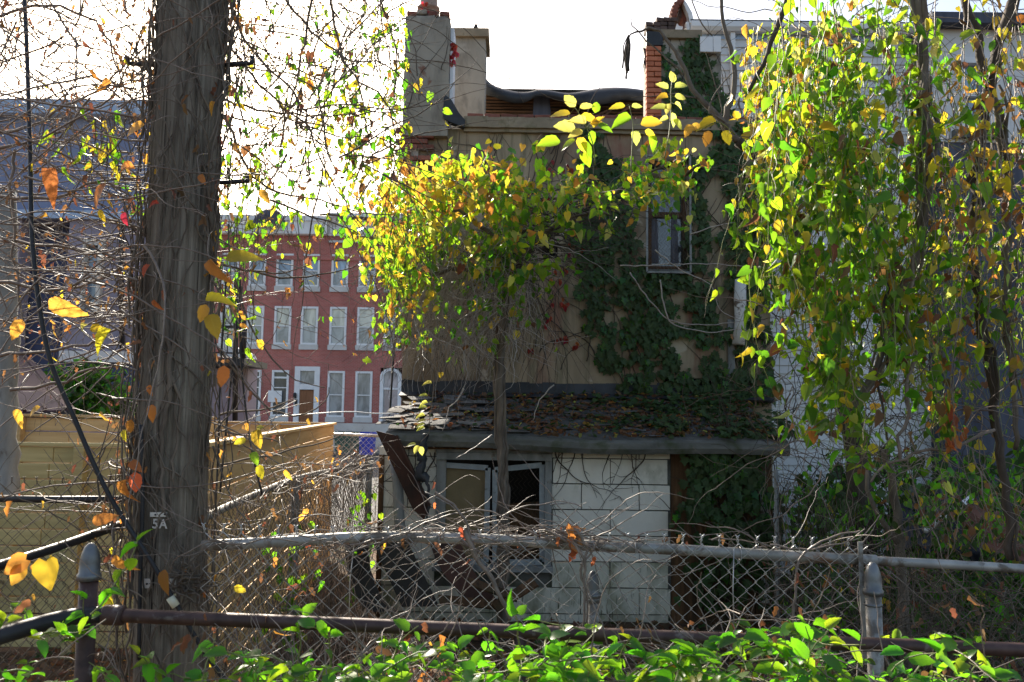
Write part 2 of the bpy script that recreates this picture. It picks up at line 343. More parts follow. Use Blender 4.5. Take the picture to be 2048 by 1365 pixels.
def resample(pts, step=.08, wob=0.0):
    """smooth curve through the points"""
    pts = np.array([tuple(p) for p in pts], float); n = len(pts); out = []
    for i in range(n - 1):
        p0, p1, p2, p3 = pts[max(i-1, 0)], pts[i], pts[i+1], pts[min(i+2, n-1)]
        k = max(2, int(np.linalg.norm(p2 - p1) / step))
        for t in np.arange(k) / k:
            out.append(.5 * (2*p1 + (p2-p0)*t + (2*p0-5*p1+4*p2-p3)*t*t + (3*p1-p0-3*p2+p3)*t**3))
    out.append(pts[-1]); out = np.array(out)
    if wob: out[1:-1] += rng.standard_normal((len(out)-2, 3)) * wob
    return out
def pix(points, Y=None): return [P(*p) if len(p) == 3 else P(p[0], p[1], Y) for p in points]

from mathutils import noise as mnoise
def nz(px, py, s, seed=0): return mnoise.noise(Vector((px/s, py/s, seed+.37))) * .5 + .5
# leaf outlines, tip at y = 1; every one a fan of quads about the midrib
def tmpl(side, mid):
    nm = len(mid); ns = len(side)
    v = [(0, y) for y in mid] + [(x, y) for x, y in side] + [(-x, y) for x, y in side]
    f = []
    for s0, flip in ((nm, False), (nm + ns, True)):
        for i in range(ns - 1):
            a, b = min(int(i * (nm - 1) / (ns - 1) + .5), nm - 1), min(int((i + 1) * (nm - 1) / (ns - 1) + .5), nm - 1)
            q = (a, s0 + i, s0 + i + 1) if a == b else (a, s0 + i, s0 + i + 1, b)
            f.append(q[::-1] if flip else q)
    return np.array(v, float), f
HEART = tmpl([(.2, -.1), (.44, .1), (.47, .36), (.3, .68), (.04, 1.0)], [.06, .36, .68, 1.0])
OVAL = tmpl([(.06, 0), (.26, .12), (.3, .13), (.37, .32), (.35, .36), (.37, .55), (.31, .6), (.24, .78), (.16, .84), (.02, 1)], [0, .25, .5, .75, 1.0])
SMALL = tmpl([(.05, -.02), (.38, .25), (.34, .6), (.02, 1.0)], [.04, .5, 1.0])
CURL = tmpl([(.08, 0), (.3, .2), (.18, .45), (.27, .7), (.03, 1)], [0, .35, .7, 1.0])
_iv = [(0, 0), (.3, -.1), (.42, .12), (.3, .28), (.55, .45), (.27, .55), (.0, 1.0), (-.27, .55), (-.55, .45), (-.3, .28), (-.42, .12), (-.3, -.1)]
IVY = (np.array([(0, .3)] + _iv, float), [(0, i, i + 1 if i < 12 else 1) for i in range(1, 13)])

def leaf_verts(T, pos, d, nrm, size, width, fold, curl):
    """all leaves at once: N x K x 3"""
    tv = T[0]; x = tv[:, 0][None] * width[:, None]; y = np.repeat(tv[:, 1][None], len(pos), 0)
    z = np.abs(x) * np.sin(fold)[:, None] - curl[:, None] * y * y; x = x * np.cos(fold)[:, None]
    d = d / (np.linalg.norm(d, axis=1)[:, None] + 1e-9)
    s = np.cross(d, nrm); s /= np.linalg.norm(s, axis=1)[:, None] + 1e-9; n = np.cross(s, d)
    return pos[:, None] + size[:, None, None] * (x[..., None] * s[:, None] + y[..., None] * d[:, None] + z[..., None] * n[:, None])
class Leaves:
    def __init__(s, T): s.T = T; s.pos = []; s.d = []; s.n = []; s.size = []; s.c = []
    def add(s, pos, d, n, size, c):
        s.pos.append(tuple(pos)); s.d.append(tuple(d)); s.n.append(tuple(n)); s.size.append(size); s.c.append(c)
    def build(s, parent, single=200, name='leaf', curl=(.0, .5), fold=(.0, .7), width=(.75, 1.1)):
        if not s.pos: return
        N = len(s.pos); pos = np.array(s.pos); d = np.array(s.d); nr = np.array(s.n); size = np.array(s.size)
        W = rng.uniform(*width, N); Fo = rng.uniform(*fold, N); Cu = rng.uniform(*curl, N)
        cols = sorted(set(s.c)); ci = np.array([cols.index(c) for c in s.c])
        order = np.argsort(-size / np.maximum(.5, pos[:, 1])); one = order[:single]; rest = order[single:]
        uvt = s.T[0]
        def mk(nm, V, cidx, mats):
            k = len(uvt); n = len(V); f = [tuple(i + j * k for i in q) for j in range(n) for q in s.T[1]]
            me = bpy.data.meshes.new(nm); me.from_pydata(V.reshape(-1, 3).tolist(), [], f)
            for q in mats: me.materials.append(q)
            me.polygons.foreach_set('material_index', np.repeat(cidx, len(s.T[1])))
            me.polygons.foreach_set('use_smooth', [True] * len(f))
            uv = me.uv_layers.new(name='UVMap'); li = np.empty(len(me.loops), int); me.loops.foreach_get('vertex_index', li)
            uv.data.foreach_set('uv', uvt[li % k].reshape(-1)); me.update(); return me
        o0 = np.array(off(parent))
        if len(rest):
            V = leaf_verts(s.T, pos[rest] - o0, d[rest], nr[rest], size[rest], W[rest], Fo[rest], Cu[rest])
            o = bpy.data.objects.new(name + '_mass' if single else name, mk(name, V, ci[rest], [LM[c] for c in cols])); col.objects.link(o)
            o.parent = parent; o['kind'] = 'stuff'
        cache = {}
        for i in one:
            var = rnd.randrange(3); key = (ci[i], var)
            if key not in cache:
                V = leaf_verts(s.T, np.zeros((1, 3)), np.array([[0, 1., 0]]), np.array([[0, 0, 1.]]), np.ones(1), np.array([(.8, .95, 1.08)[var]]), np.array([(.15, .45, .75)[var] * fold[1] / .7]), np.array([(.35, .1, .5)[var] * curl[1] / .5]))
                cache[key] = mk(name, V, np.zeros(1, int), [LM[cols[ci[i]]]])
            y = Vector(d[i]).normalized(); x = y.cross(Vector(nr[i])).normalized(); z = x.cross(y)
            m = Matrix((x, y, z)).transposed().to_4x4() @ Matrix.Scale(size[i], 4); m.translation = Vector(pos[i] - o0)
            o = bpy.data.objects.new(name, cache[key]); col.objects.link(o); o.parent = parent; o.matrix_basis = m
def rv(s=1.0): return rng.standard_normal(3) * s
def pick(wts):
    r = rnd.random() * sum(wts.values())
    for k, v in wts.items():
        r -= v
        if r <= 0: return k
    return k
def leaf_along(L, pts, sp, size, wts, down=1.0, spread=.03, start=0.0, prob=1.0):
    seg = np.linalg.norm(np.diff(pts, axis=0), axis=1); s = np.concatenate([[0], np.cumsum(seg)]); t = s[-1] * start + rnd.random() * sp
    while t < s[-1]:
        if rnd.random() < prob:
            i = min(np.searchsorted(s, t) - 1, len(pts) - 2); i = max(i, 0)
            p = pts[i] + (pts[i+1] - pts[i]) * ((t - s[i]) / max(seg[i], 1e-6)) + rv(spread)
            d = np.array([0, 0, -down]) + rv(.5); n = rv(1) + np.array([0, -.55, .35])
            k = L[rnd.choices((0, 1, 2), (.55, .25, .2))[0]] if isinstance(L, tuple) else L
            k.add(p, d, n, size * min(1.35, rnd.lognormvariate(-.22, .36)), pick(wts))
            if rnd.random() < .35: t -= sp * .8          # two or three leaves share a node
            elif rnd.random() < .12: t += sp * 3
        t += sp * rnd.uniform(.5, 1.5)

# ================================================================== THE SETTING
def gz(y): return -.42 * min(1, max(0, (y - 3) / 4.5))
xs = [-500, -120, -40, -20, -12] + [x * .5 for x in range(-20, 21)] + [12, 20, 40, 120, 500]
ys = [-20, -6, -2] + [y * .4 for y in range(0, 36)] + [16, 20, 30, 46, 80, 200, 900]
mb = MB(); v = []
for y in ys:
    for x in xs: v.append((x, y, gz(y) + (rnd.uniform(-.035, .035) if abs(x) < 10 and 0 < y < 14 else 0)))
nx = len(xs)
mb.add(v, [(j*nx+i, j*nx+i+1, (j+1)*nx+i+1, (j+1)*nx+i) for j in range(len(ys)-1) for i in range(nx-1)], 0, True)
mb.build('ground', M['ground'], kind='structure', recalc=False)
MB().box((-80, 30, -.6), (80, 41, -.40)).build('road', M['road'], kind='structure')
MB().box((-80, 41, -.6), (80, 46.2, -.27)).build('pavement', M['concrete'], kind='structure')
MB().box((-9.5, 13.5, -.6), (-1.6, 29.9, -.39)).build('parking_lot', M['road'], kind='structure')

# ------------------------------------------------------------------ brick row houses across the street
YR = 46.0
def px2x(px, py=650, Y=YR): return P(px, py, Y).x
def py2z(py, px=640, Y=YR): return P(px, py, Y).z
xc = [px2x((a + b + c) / 3) for a, b, c in ((515, 511, 506), (570, 565, 561), (622, 618, 617), (680, 676, 673), (735, 731, 728), (789, 785, 781))]
xm = px2x(652); xL, xR = px2x(380), px2x(960)
zrow = [(py2z(574), py2z(509)), (py2z(690), py2z(614)), (py2z(834), py2z(742))]
ztop = py2z(472)
def sash_window(parent, x, z0, z1, kind, W=.98, transom=False, y=YR):
    """white frame standing in the wall opening, two panes, stone sill"""
    f = MB(); t = .12
    f.box((x-W/2, y-.06, z0), (x-W/2+t, y+.12, z1)); f.box((x+W/2-t, y-.06, z0), (x+W/2, y+.12, z1))
    f.box((x-W/2+t, y-.055, z1-t), (x+W/2-t, y+.12, z1)); f.box((x-W/2+t, y-.055, z0), (x+W/2-t, y+.12, z0+.1))
    zm = z0 + (z1 - z0) * (.62 if transom else .48)
    f.box((x-W/2+t, y-.02, zm-.03), (x+W/2-t, y+.1, zm+.03))
    if transom: f.box((x-W/2+t, y-.03, z0+(z1-z0)*.82), (x+W/2-t, y+.1, z0+(z1-z0)*.86))
    o = f.build('window', M['white_trim'], parent)
    ps = [(z0+.1, zm-.03), (zm+.03, z1-t)] if not transom else [(z0+.1, zm-.03), (zm+.03, z0+(z1-z0)*.82), (z0+(z1-z0)*.86, z1-t)]
    for i, (a, b) in enumerate(ps):
        g = kind if i == len(ps)-1 else {'glass_painted_sky': 'glass_grey', 'glass_blind': 'glass_grey' if rnd.random() < .5 else 'glass_blind', 'glass_grey': 'glass_grey', 'glass_dark': 'glass_dark'}[kind]
        MB().box((x-W/2+t+.002, y+.05+.02*i, a+.002), (x+W/2-t-.002, y+.075+.02*i, b-.002)).build('pane', M[g], o)
    MB().box((x-W/2-.06, y-.13, z0-.3), (x+W/2+.06, y+.1, z0-.003)).build('sill', M['sill'], o)
    return o
for hi, (x0, x1, cols_, lab) in enumerate(((xL, xm, (-1, 0, 1, 2), 'red brick row house with plain white cornice, brown front door and white wall plaque'),
                                          (xm, xR, (3, 4, 5, 6), 'red brick row house with bracketed ornate cornice and arched white doorway'))):
    h = thing('brick_row_house', lab, 'house', ((x0 + x1) / 2, YR, -.3), 'brick row houses across the street')
    holes = []; spec = []
    for c in cols_:
        cx = xc[c] if 0 <= c < 6 else (2*xc[0]-xc[1] if c == -1 else 2*xc[5]-xc[4])
        for r, (z0, z1) in enumerate(zrow):
            if r == 2 and c in (2, 5): continue
            k = ('glass_painted_sky', 'glass_blind', 'glass_grey')[r]
            if r == 2 and c <= 1: k = 'glass_dark'
            W = .98; holes.append((cx-W/2, cx+W/2, z0-.3, z1)); spec.append((cx, z0, z1, k, W, r == 2 and c <= 1))
    d0, d1 = (xc[2]-.72, xc[2]+.72) if hi == 0 else (xc[5]-.62, xc[5]+.62)
    zb = py2z(846); zdt = py2z(734)
    holes.append((d0, d1, zb, zdt))
    m = MB(); wall_hole(m, x0, x1, zb, ztop, YR, YR+.3, holes); m.build('wall', M['row_brick'], h)
    MB().box((x0, YR+1.4, -.4), (x1, YR+11, ztop-.05)).build('back_wing', M['row_brick'], h)
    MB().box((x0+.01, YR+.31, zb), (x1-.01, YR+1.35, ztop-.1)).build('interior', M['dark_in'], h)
    m = MB()
    for cx in (x0+1.4, x0+3.4, x0+5.6):
        m.box((cx-.5, YR-.03, -.15), (cx+.5, YR+.03, zb-.55))
    m.build('basement_window', M['glass_dark'], h, kind='stuff')
    MB().box((x0, YR-.18, -.4), (x1, YR-.04, zb)).build('stone_base', M['stone'], h)
    MB().box((x0, YR-.1, py2z(521)), (x1, YR-.003, py2z(513))).build('brick_course', M['row_brick'], h)
    for cx, z0, z1, k, W, tr in spec: sash_window(h, cx, z0, z1, k, W, tr)
    if hi == 0:
        c = MB(); c.box((x0, YR-.5, ztop), (x1-.02, YR+.4, ztop+.75)); c.box((x0, YR-.62, ztop+.75), (x1-.02, YR+.4, py2z(437))); c.build('cornice', M['white_trim'], h)
        s = MB(); s.box((d0, YR-.1, zb), (d0+.3, YR+.15, zdt)); s.box((d1-.3, YR-.1, zb), (d1, YR+.15, zdt)); s.box((d0+.3, YR-.1, zdt-.25), (d1-.3, YR+.15, zdt))
        s.box((d0+.3, YR-.08, py2z(780)), (d1-.3, YR+.15, py2z(769))); s.build('door_surround', M['white_trim'], h)
        MB().box((d0+.302, YR+.06, py2z(768.5)), (d1-.302, YR+.1, zdt-.252)).build('transom_pane', M['glass_grey'], h)
        d = MB().box((d0+.302, YR+.05, zb), (d1-.302, YR+.1, py2z(781))).build('door', M['door_wood'], h)
        m = MB()
        for kx in (-.24, .24):
            for kz in (.25, 1.15): m.box((xc[2]+kx-.17, YR+.02, zb+kz), (xc[2]+kx+.17, YR+.05, zb+kz+.65))
        m.build('door_panel', M['door_wood'], d, kind='stuff')
        MB().box((d0+.06, YR-.16, py2z(812)), (d0+.22, YR-.1, py2z(800))).build('mailbox', M['black_metal'], h)
        MB().box((px2x(543), YR-.12, py2z(806)), (px2x(570), YR-.05, py2z(783))).build('wall_plaque', M['white_trim'], h)
        MB().lathe((px2x(597), YR-.2, py2z(797)), [(.02, .3), (.1, .25), (.1, 0), (.02, -.04)]).build('wall_lantern', M['black_metal'], h)
        m = MB(); m.lathe((px2x(535), YR-.3, py2z(452)-.2), [(1.0, 0), (.96, .3), (.8, .65), (.5, .95), (.02, 1.1)], 20); m.build('roof_dome', M['slate_wall'], h)
    else:
        c = MB(); zc = ztop; c.box((x0+.02, YR-.1, zc), (x1, YR+.4, zc+1.05)); c.box((x0+.02, YR-.75, zc+1.05), (x1, YR+.4, zc+1.18)); c.box((x0+.02, YR-.85, zc+1.18), (x1, YR+.4, py2z(440))); c.build('cornice', M['white_trim'], h)
        n_ = int((x1 - x0) / 1.05)
        for i in range(n_):
            cx = x0 + .35 + i * 1.05
            b = MB().prism([(cx-.1, YR-.7, zc+1.048), (cx-.1, YR-.1, zc+1.048), (cx-.1, YR-.1, zc+.5), (cx-.1, YR-.35, zc+.7)], (.2, 0, 0)); b.build('bracket', M['white_trim'], h)
        m = MB(); x = x0 + .1
        while x < x1: m.box((x, YR-.22, zc+.12), (x+.13, YR-.1, zc+.42)); x += .26
        m.build('dentils', M['white_trim'], h, kind='stuff')
        MB().box((x0+.02, YR-.2, zc-.42), (x1, YR-.003, zc-.3)).build('stone_band', M['sill'], h)
        s = MB(); za = py2z(752); xm_ = (d0+d1)/2
        s.box((d0, YR-.1, zb), (d0+.2, YR+.15, za)); s.box((d1-.2, YR-.1, zb), (d1, YR+.15, za))
        for i in range(10):
            a, b = math.pi*i/10, math.pi*(i+1)/10; ro, ri = .62, .42
            s.prism([(xm_+ro*math.cos(a), YR-.1, za+ro*.8*math.sin(a)), (xm_+ro*math.cos(b), YR-.1, za+ro*.8*math.sin(b)), (xm_+ri*math.cos(b), YR-.1, za+ri*.8*math.sin(b)), (xm_+ri*math.cos(a), YR-.1, za+ri*.8*math.sin(a))], (0, .25, 0))
        s.box((d0+.2, YR, py2z(778)), (d1-.2, YR+.1, py2z(774))); s.box((xm_-.05, YR-.01, zb), (xm_+.05, YR+.1, py2z(780))); s.build('arched_surround', M['white_trim'], h)
        MB().box((d0+.2, YR+.11, zb), (d1-.2, YR+.16, za+.45)).build('door_glass', M['glass_grey'], h)

# small things on the far pavement and the lot
b = thing('recycling_bin', 'blue recycling bin standing on the far street by the house base', 'bin', (px2x(735, 880, 38), 38, -.4))
q = px2x(735, 880, 38)
MB().prism([(q-.3, 37.7, -.3), (q+.3, 37.7, -.3), (q+.36, 37.7, .65), (q-.36, 37.7, .65)], (0, .6, 0)).build('bin_body', M['blue_bin'], b)
MB().prism([(q-.39, 37.65, .652), (q+.39, 37.65, .652), (q+.33, 37.65, .76), (q-.33, 37.65, .76)], (0, .7, 0)).build('lid', M['blue_bin'], b)
q = px2x(706, 880, 39)
b = thing('rubbish_cart', 'dark green rubbish cart left of the blue bin across the street', 'bin', (q, 39, -.4))
MB().prism([(q-.75, 38.6, -.25), (q+.75, 38.6, -.25), (q+.85, 38.6, .6), (q-.85, 38.6, .6)], (0, .7, 0)).build('cart_body', M['bin_green'], b)
MB().prism([(q-.88, 38.55, .602), (q+.88, 38.55, .602), (q+.8, 38.55, .74), (q-.8, 38.55, .74)], (0, .8, 0)).build('lid', M['bin_green'], b)

# ------------------------------------------------------------------ blue-grey house on the left
YB = 16.0
def bx(px, py, Y=YB): p = P(px, py, Y); return p.x, p.z
x0 = bx(-160, 500)[0]; x1 = bx(300, 500)[0]; ztp = bx(150, 236)[1]; zband = bx(150, 440)[1]
h = thing('blue_house', 'tall glare-tinted blue-grey rear house wall with peeling white window and lower lilac storey', 'house', (-6, YB, -.4))
xb0, xb1 = bx(35, 560)[0], bx(132, 560)[0]; wx0, wx1 = bx(165, 560)[0], bx(207, 560)[0]; wz0, wz1 = bx(186, 624)[1], bx(186, 492)[1]
MB().box((x0, YB, zband), (x1, YB+1.2, ztp)).build('upper_wall', M['glare_tinted_wall'], h)
MB().box((x0, YB-.25, ztp), (x1+.1, YB+1.3, ztp+.3)).build('fascia', M['pale_blue'], h)
MB().box((x0, YB-.12, zband), (x1, YB-.003, zband+.17)).build('belt_band', M['pale_blue'], h)
MB().box((xb0-.6, YB+.5, -.4), (xb1+.3, YB+.8, zband-.003)).build('recess_wall', M['navy_wall'], h)
m = MB(); wall_hole(m, xb1, x1, bx(200, 725)[1], zband-.003, YB, YB+.4, [(wx0, wx1, wz0, wz1)]); m.build('lilac_wall', M['lilac_wall'], h)
MB().box((x0, YB, -.4), (xb0, YB+.4, zband-.003)).build('side_wall', M['lilac_wall'], h)
MB().box((xb1, YB-.08, bx(200, 725)[1]), (x1+.3, YB-.004, bx(200, 703)[1])).build('sill_band', M['white'], h)
MB().box((xb1, YB+.02, -.4), (x1+.2, YB+.3, bx(200, 725)[1]-.004)).build('ground_floor_wall', M['navy_wall'], h)
f = MB(); t = .09
f.box((wx0, YB-.07, wz0), (wx0+t*.6, YB+.1, wz1)); f.box((wx1-t, YB-.12, wz0-.1), (wx1, YB+.1, wz1)); f.box((wx0, YB-.08, wz1), (wx1+.05, YB+.1, wz1+.12)); f.box((wx0-.05, YB-.12, wz0-.1), (wx1-.002, YB+.1, wz0-.01))
f.box((wx0+.05, YB-.02, (wz0+wz1)/2-.03), (wx1-t, YB+.08, (wz0+wz1)/2+.03)); w_ = f.build('window', M['cream_paint'], h)
for a, b_ in ((wz0, (wz0+wz1)/2-.03), ((wz0+wz1)/2+.03, wz1)): MB().box((wx0+.06, YB+.1, a), (wx1-t, YB+.14, b_)).build('pane', M['glass_painted_sky'], w_)
MB().tube(pix([(243, 440), (243, 560), (244, 700)], YB-.1), .05, sides=8).build('downspout', M['black_metal'], h)
# balcony with railing, seen between the pole and the row houses
hx = thing('iron_balcony', 'black iron balcony with railing and posts right of the utility pole', 'balcony', tuple(P(470, 720, 15)))
x0, x1 = P(395, 720, 15).x, P(503, 720, 15).x; zf = P(470, 722, 15).z; zr = P(470, 658, 15).z
MB().box((x0, 14.6, zf-.1), (x1, 16, zf+.02)).build('platform', M['black_metal'], hx)
MB().bar((x0, 14.65, zr), (x1, 14.65, zr), .05, .05).build('handrail', M['black_metal'], hx)
MB().bar((x0, 14.65, zf+.12), (x1, 14.65, zf+.12), .03, .03).build('bottom_rail', M['black_metal'], hx)
k = int((x1 - x0) / .11)
for i in range(k + 1): piece('baluster', box_mesh('baluster', .018, .018, zr-zf-.14, M['black_metal'], 0), hx, (x0 + (x1-x0)*i/k, 14.65, (zr+zf)/2+.06))
for px, a, b_ in ((472, 560, 842), (488, 640, 722)): MB().tube([P(px, a, 14.7), P(px-2, b_, 14.7)], .05, sides=6).build('post', M['black_metal'], hx)
MB().prism([P(430, 712, 15.2), P(446, 698, 15.2), P(470, 694, 15.2), P(492, 706, 15.2), P(498, 716, 15.2)], (0, .5, 0)).build('white_bundle', M['pvc'], hx)
MB().box((P(395, 780, 15.6).x, 15.6, -.4), (P(494, 780, 15.6).x, 16.2, P(460, 737, 15.6).z)).build('lilac_outbuilding', M['lilac_wall'], label='pale lilac ground floor wall under the iron balcony', cat='wall')

# ------------------------------------------------------------------ maroon metal roof of the shed on the left
sh = thing('metal_roof_shed', 'low shed with maroon standing seam metal roof behind the board fence', 'shed', tuple(P(40, 900, 9.5)))
A, B_, C_, D_ = P(-220, 640, 11.5), P(62, 716, 11.5), P(152, 818, 9.0), P(-220, 842, 9.0)
MB().prism([A, B_, C_, D_], (0, 0, -.05)).build('roof', M['maroon'], sh)
for i in range(9):
    u = (i + .5) / 9; MB().bar(A.lerp(B_, u) + Vector((0, 0, .012)), D_.lerp(C_, u) + Vector((0, 0, .012)), .03, .045).build('seam', M['maroon'], sh)
MB().box((D_.x, 9.15, -.42), (C_.x-.05, 11.4, D_.z-.1)).build('wall', M['lilac_wall'], sh)
MB().bar(D_ + Vector((0, -.02, -.07)), C_ + Vector((0, -.02, -.07)), .04, .1).build('eave_board', M['black_metal'], sh)

# ================================================================== THE DERELICT HOUSE
YM = 10.0
def mx(px, py=500, Y=YM): return P(px, py, Y).x
def mz(py, px=1170, Y=YM): return P(px, py, Y).z
house = thing('derelict_house', 'derelict tan stucco rear house with chimney stacks, collapsed roof and dark ivy', 'house', (mx(1170), YM, -.42))
X0, X1 = mx(808, 600), mx(1540, 600)
ztop = mz(262); zc = mz(241)
wx0, wx1, wz0, wz1 = mx(1296, 430), mx(1374, 430), mz(540, 1330), mz(322, 1330)
vx0, vx1, vz0, vz1 = mx(1084, 500), mx(1116, 500), mz(513, 1100), mz(485, 1100)
nx0, nx1, nz0, nz1 = mx(1330, 780), mx(1500, 780), mz(803, 1400), mz(757, 1400)
m = MB(); wall_hole(m, X0, X1, -.45, ztop, YM, YM+.3, [(wx0, wx1, wz0, wz1), (vx0, vx1, vz0, vz1), (nx0, nx1, nz0, nz1)])
m.box((X0, YM+.3, -.45), (X0+.3, 16, ztop-.02)); m.box((X1-.3, YM+.3, -.45), (X1, 16, ztop-.02)); m.build('wall', M['stucco'], house)
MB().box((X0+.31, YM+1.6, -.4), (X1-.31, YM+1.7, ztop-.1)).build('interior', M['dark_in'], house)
MB().box((X0+.3, YM+.31, ztop-.25), (X1-.3, 12.3, ztop-.2)).build('flat_roof', M['tar'], house)
# parapet moulding, drawn slightly unevenly
m = MB(); xs_ = np.linspace(mx(928, 250), X1, 26)
for a, b_ in zip(xs_, xs_[1:]):
    j = rnd.uniform(-.006, .006); m.box((a, YM-.09+j, ztop+j), (b_, YM+.3, zc+j*2)); m.box((a, YM-.05+j, ztop-.045+j), (b_, YM-.003, ztop+j-.001))
m.build('parapet_moulding', M['mould'], house, kind='stuff')
bm_c = box_mesh('brick', .205, .1, .055, M['brick'], .006, .003)
x = mx(935, 240)
while x < X1 - .1:
    if rnd.random() < .9: piece('brick', bm_c, house, (x+.1, YM+.02+rnd.uniform(-.02, .02), zc+.03+rnd.uniform(-.003, .008)), (rnd.uniform(-.04, .04), rnd.uniform(-.05, .05), rnd.uniform(-.1, .1)))
    x += .218
# left chimney stack with broken brick corner
cx0, cx1 = mx(811, 130), mx(900, 130); zt = mz(44, 860); cz = mz(232, 860)
m = MB(); n_ = 13
for i in range(n_):
    a = cz - .3 + (zt - cz + .3) * i / n_; b_ = cz - .3 + (zt - cz + .3) * (i + 1) / n_; j = rnd.uniform(-.006, .006)
    m.box((cx0+.01*j+j, YM-.1+j*.4, a), (cx1+j, YM+.5, b_+.0005))
ch = m.build('chimney', M['stucco_grey'], house)
for zz, dx in ((zt+.02, .02), (zt+.085, .0)):
    x = cx0 - dx
    while x < cx1 - .05:
        if rnd.random() < .88 or dx: piece('brick', box_mesh('brick', .13, .3, .06, M['stucco_grey'] if rnd.random() < .6 else M['brick'], .008, .006, rnd.randrange(2)), ch, (x+.07, YM+.08, zz+rnd.uniform(-.01, .01)), (rnd.uniform(-.06, .06), rnd.uniform(-.06, .06), rnd.uniform(-.12, .12)))
        x += .14
p = P(857, 20, YM+.15)
MB().lathe((p.x, YM+.15, zt+.06), [(.11, 0), (.12, .02), (.125, .16), (.15, .17), (.15, .2), (.118, .22), (.112, .45), (.14, .46), (.14, .5), (.1, .51)], 20).build('chimney_pot', M['terracotta'], ch)
MB().box((cx1+.003, YM-.02, mz(205, 900)), (cx1+.045, YM+.3, mz(58, 900))).build('flashing', M['pvc'], ch)
bm_b = box_mesh('brick', .2, .1, .06, M['brick'], .005, .003); 
MB().box((cx0-.03, YM-.045, mz(345, 830)), (cx0+.2, YM-.003, mz(256, 830))).build('mortar_bed', M['mortar'], house)
z = mz(342, 830); r = 0
while z < mz(255, 830):
    k = [1, 1, 2, 1, 2, 2, 2, 2][min(r, 7)]
    for i in range(k): piece('brick', bm_b, house, (cx0+.06+.21*i-(.08 if r % 2 else 0)+.03, YM-.035+rnd.uniform(-.012, .006), z), (rnd.uniform(-.03, .03), 0, rnd.uniform(-.03, .03)))
    z += .073; r += 1
# second stack behind the parapet
s0, s1 = P(903, 140, 11.4).x, P(970, 140, 11.4).x; zt2 = P(935, 76, 11.4).z
sk = MB().box((s0, 11.4, zc-.5), (s1, 12.0, zt2)).build('rear_stack', M['stucco_grey'], house)
MB().box((s0-.01, 11.34, zt2), (s1+.05, 12.05, P(935, 60, 11.4).z)).build('stack_cap', M['mould'], sk)
piece('brick', box_mesh('brick', .15, .2, .05, M['brick'], .006, .004), sk, (P(925, 56, 11.4).x, 11.6, P(925, 58, 11.4).z+.03))
MB().tube([P(948, 58, 11.5), P(951, 54, 11.5), P(954, 51, 11.5)], [.03, .04, .025], sides=6, jitter=.3).build('broken_bracket', M['black_metal'], sk)
# dark flashing lump at the chimney foot
MB().prism([P(888, 188, 9.86), P(903, 200, 9.86), P(918, 226, 9.86), P(930, 240, 9.86), P(928, 254, 9.86), P(900, 244, 9.86), P(886, 236, 9.86)], (0, .12, 0)).build('tar_patch', M['tar'], house)
# collapsed roof: laths, membrane
YQ = 12.4
MB().box((P(960, 200, YQ).x, YQ+.06, mz(300)), (P(1300, 200, YQ).x, YQ+.2, P(1100, 176, YQ).z)).build('rear_wall', M['dark_in'], house)
for i in range(9):
    zz = P(1100, 236 - i * 6.2, YQ).z; a = P(966, 200, YQ).x
    for j in range(3):
        b_ = P((1078, 1160, 1292)[j], 200, YQ).x - .02
        piece('lath', box_mesh('lath', b_-a-.02, .02, .03, M['lath'], 0, .004, i % 3), house, ((a+b_)/2, YQ+.02, zz+rnd.uniform(-.006, .006)), (0, rnd.uniform(-.006, .006), 0)); a = b_ + .03
MB().prism([P(1068, 185, YQ-.02), P(1098, 185, YQ-.02), P(1102, 232, YQ-.02), P(1066, 232, YQ-.02)], (0, .03, 0)).build('torn_patch', M['slate_wall'], house)
top = [(969, 142), (982, 163), (1002, 169), (1028, 176), (1058, 178), (1084, 173), (1110, 177), (1132, 181), (1160, 176), (1190, 168), (1222, 165), (1250, 168), (1290, 172)]
bot = [(969, 190), (982, 188), (1002, 198), (1028, 206), (1058, 203), (1068, 188), (1100, 192), (1132, 204), (1160, 208), (1190, 208), (1222, 206), (1250, 194), (1290, 204)]
va = [P(x_, y_+4, YQ-.25) for x_, y_ in bot]; vb = [P(x_, (y_+t_[1])/2, YQ-.33+.06*math.sin(x_*.06)) for (x_, y_), t_ in zip(bot, top)]
vt = [P(x_, y_, YQ-.1) for x_, y_ in top]; vk = [P(x_, y_+2, YQ+2.6) - Vector((0, 0, .35)) for x_, y_ in top]
n_ = len(top); m = MB(); m.add(va + vb + vt + vk, [(r*n_+i, r*n_+i+1, (r+1)*n_+i+1, (r+1)*n_+i) for r in range(3) for i in range(n_-1)], 0, True)
mem = m.build('roof_membrane', M['tar'], house); so_ = mem.modifiers.new('thick', 'SOLIDIFY'); so_.thickness = .025; ss = mem.modifiers.new('soft', 'SUBSURF'); ss.levels = ss.render_levels = 2
for q in (((1205, 236), (1240, 205)), ((1225, 238), (1262, 212)), ((1180, 238), (1215, 222))): MB().bar(P(*q[0], YQ-.3), P(*q[1], YQ-.2), .06, .03).build('broken_lath', M['lath'], house)
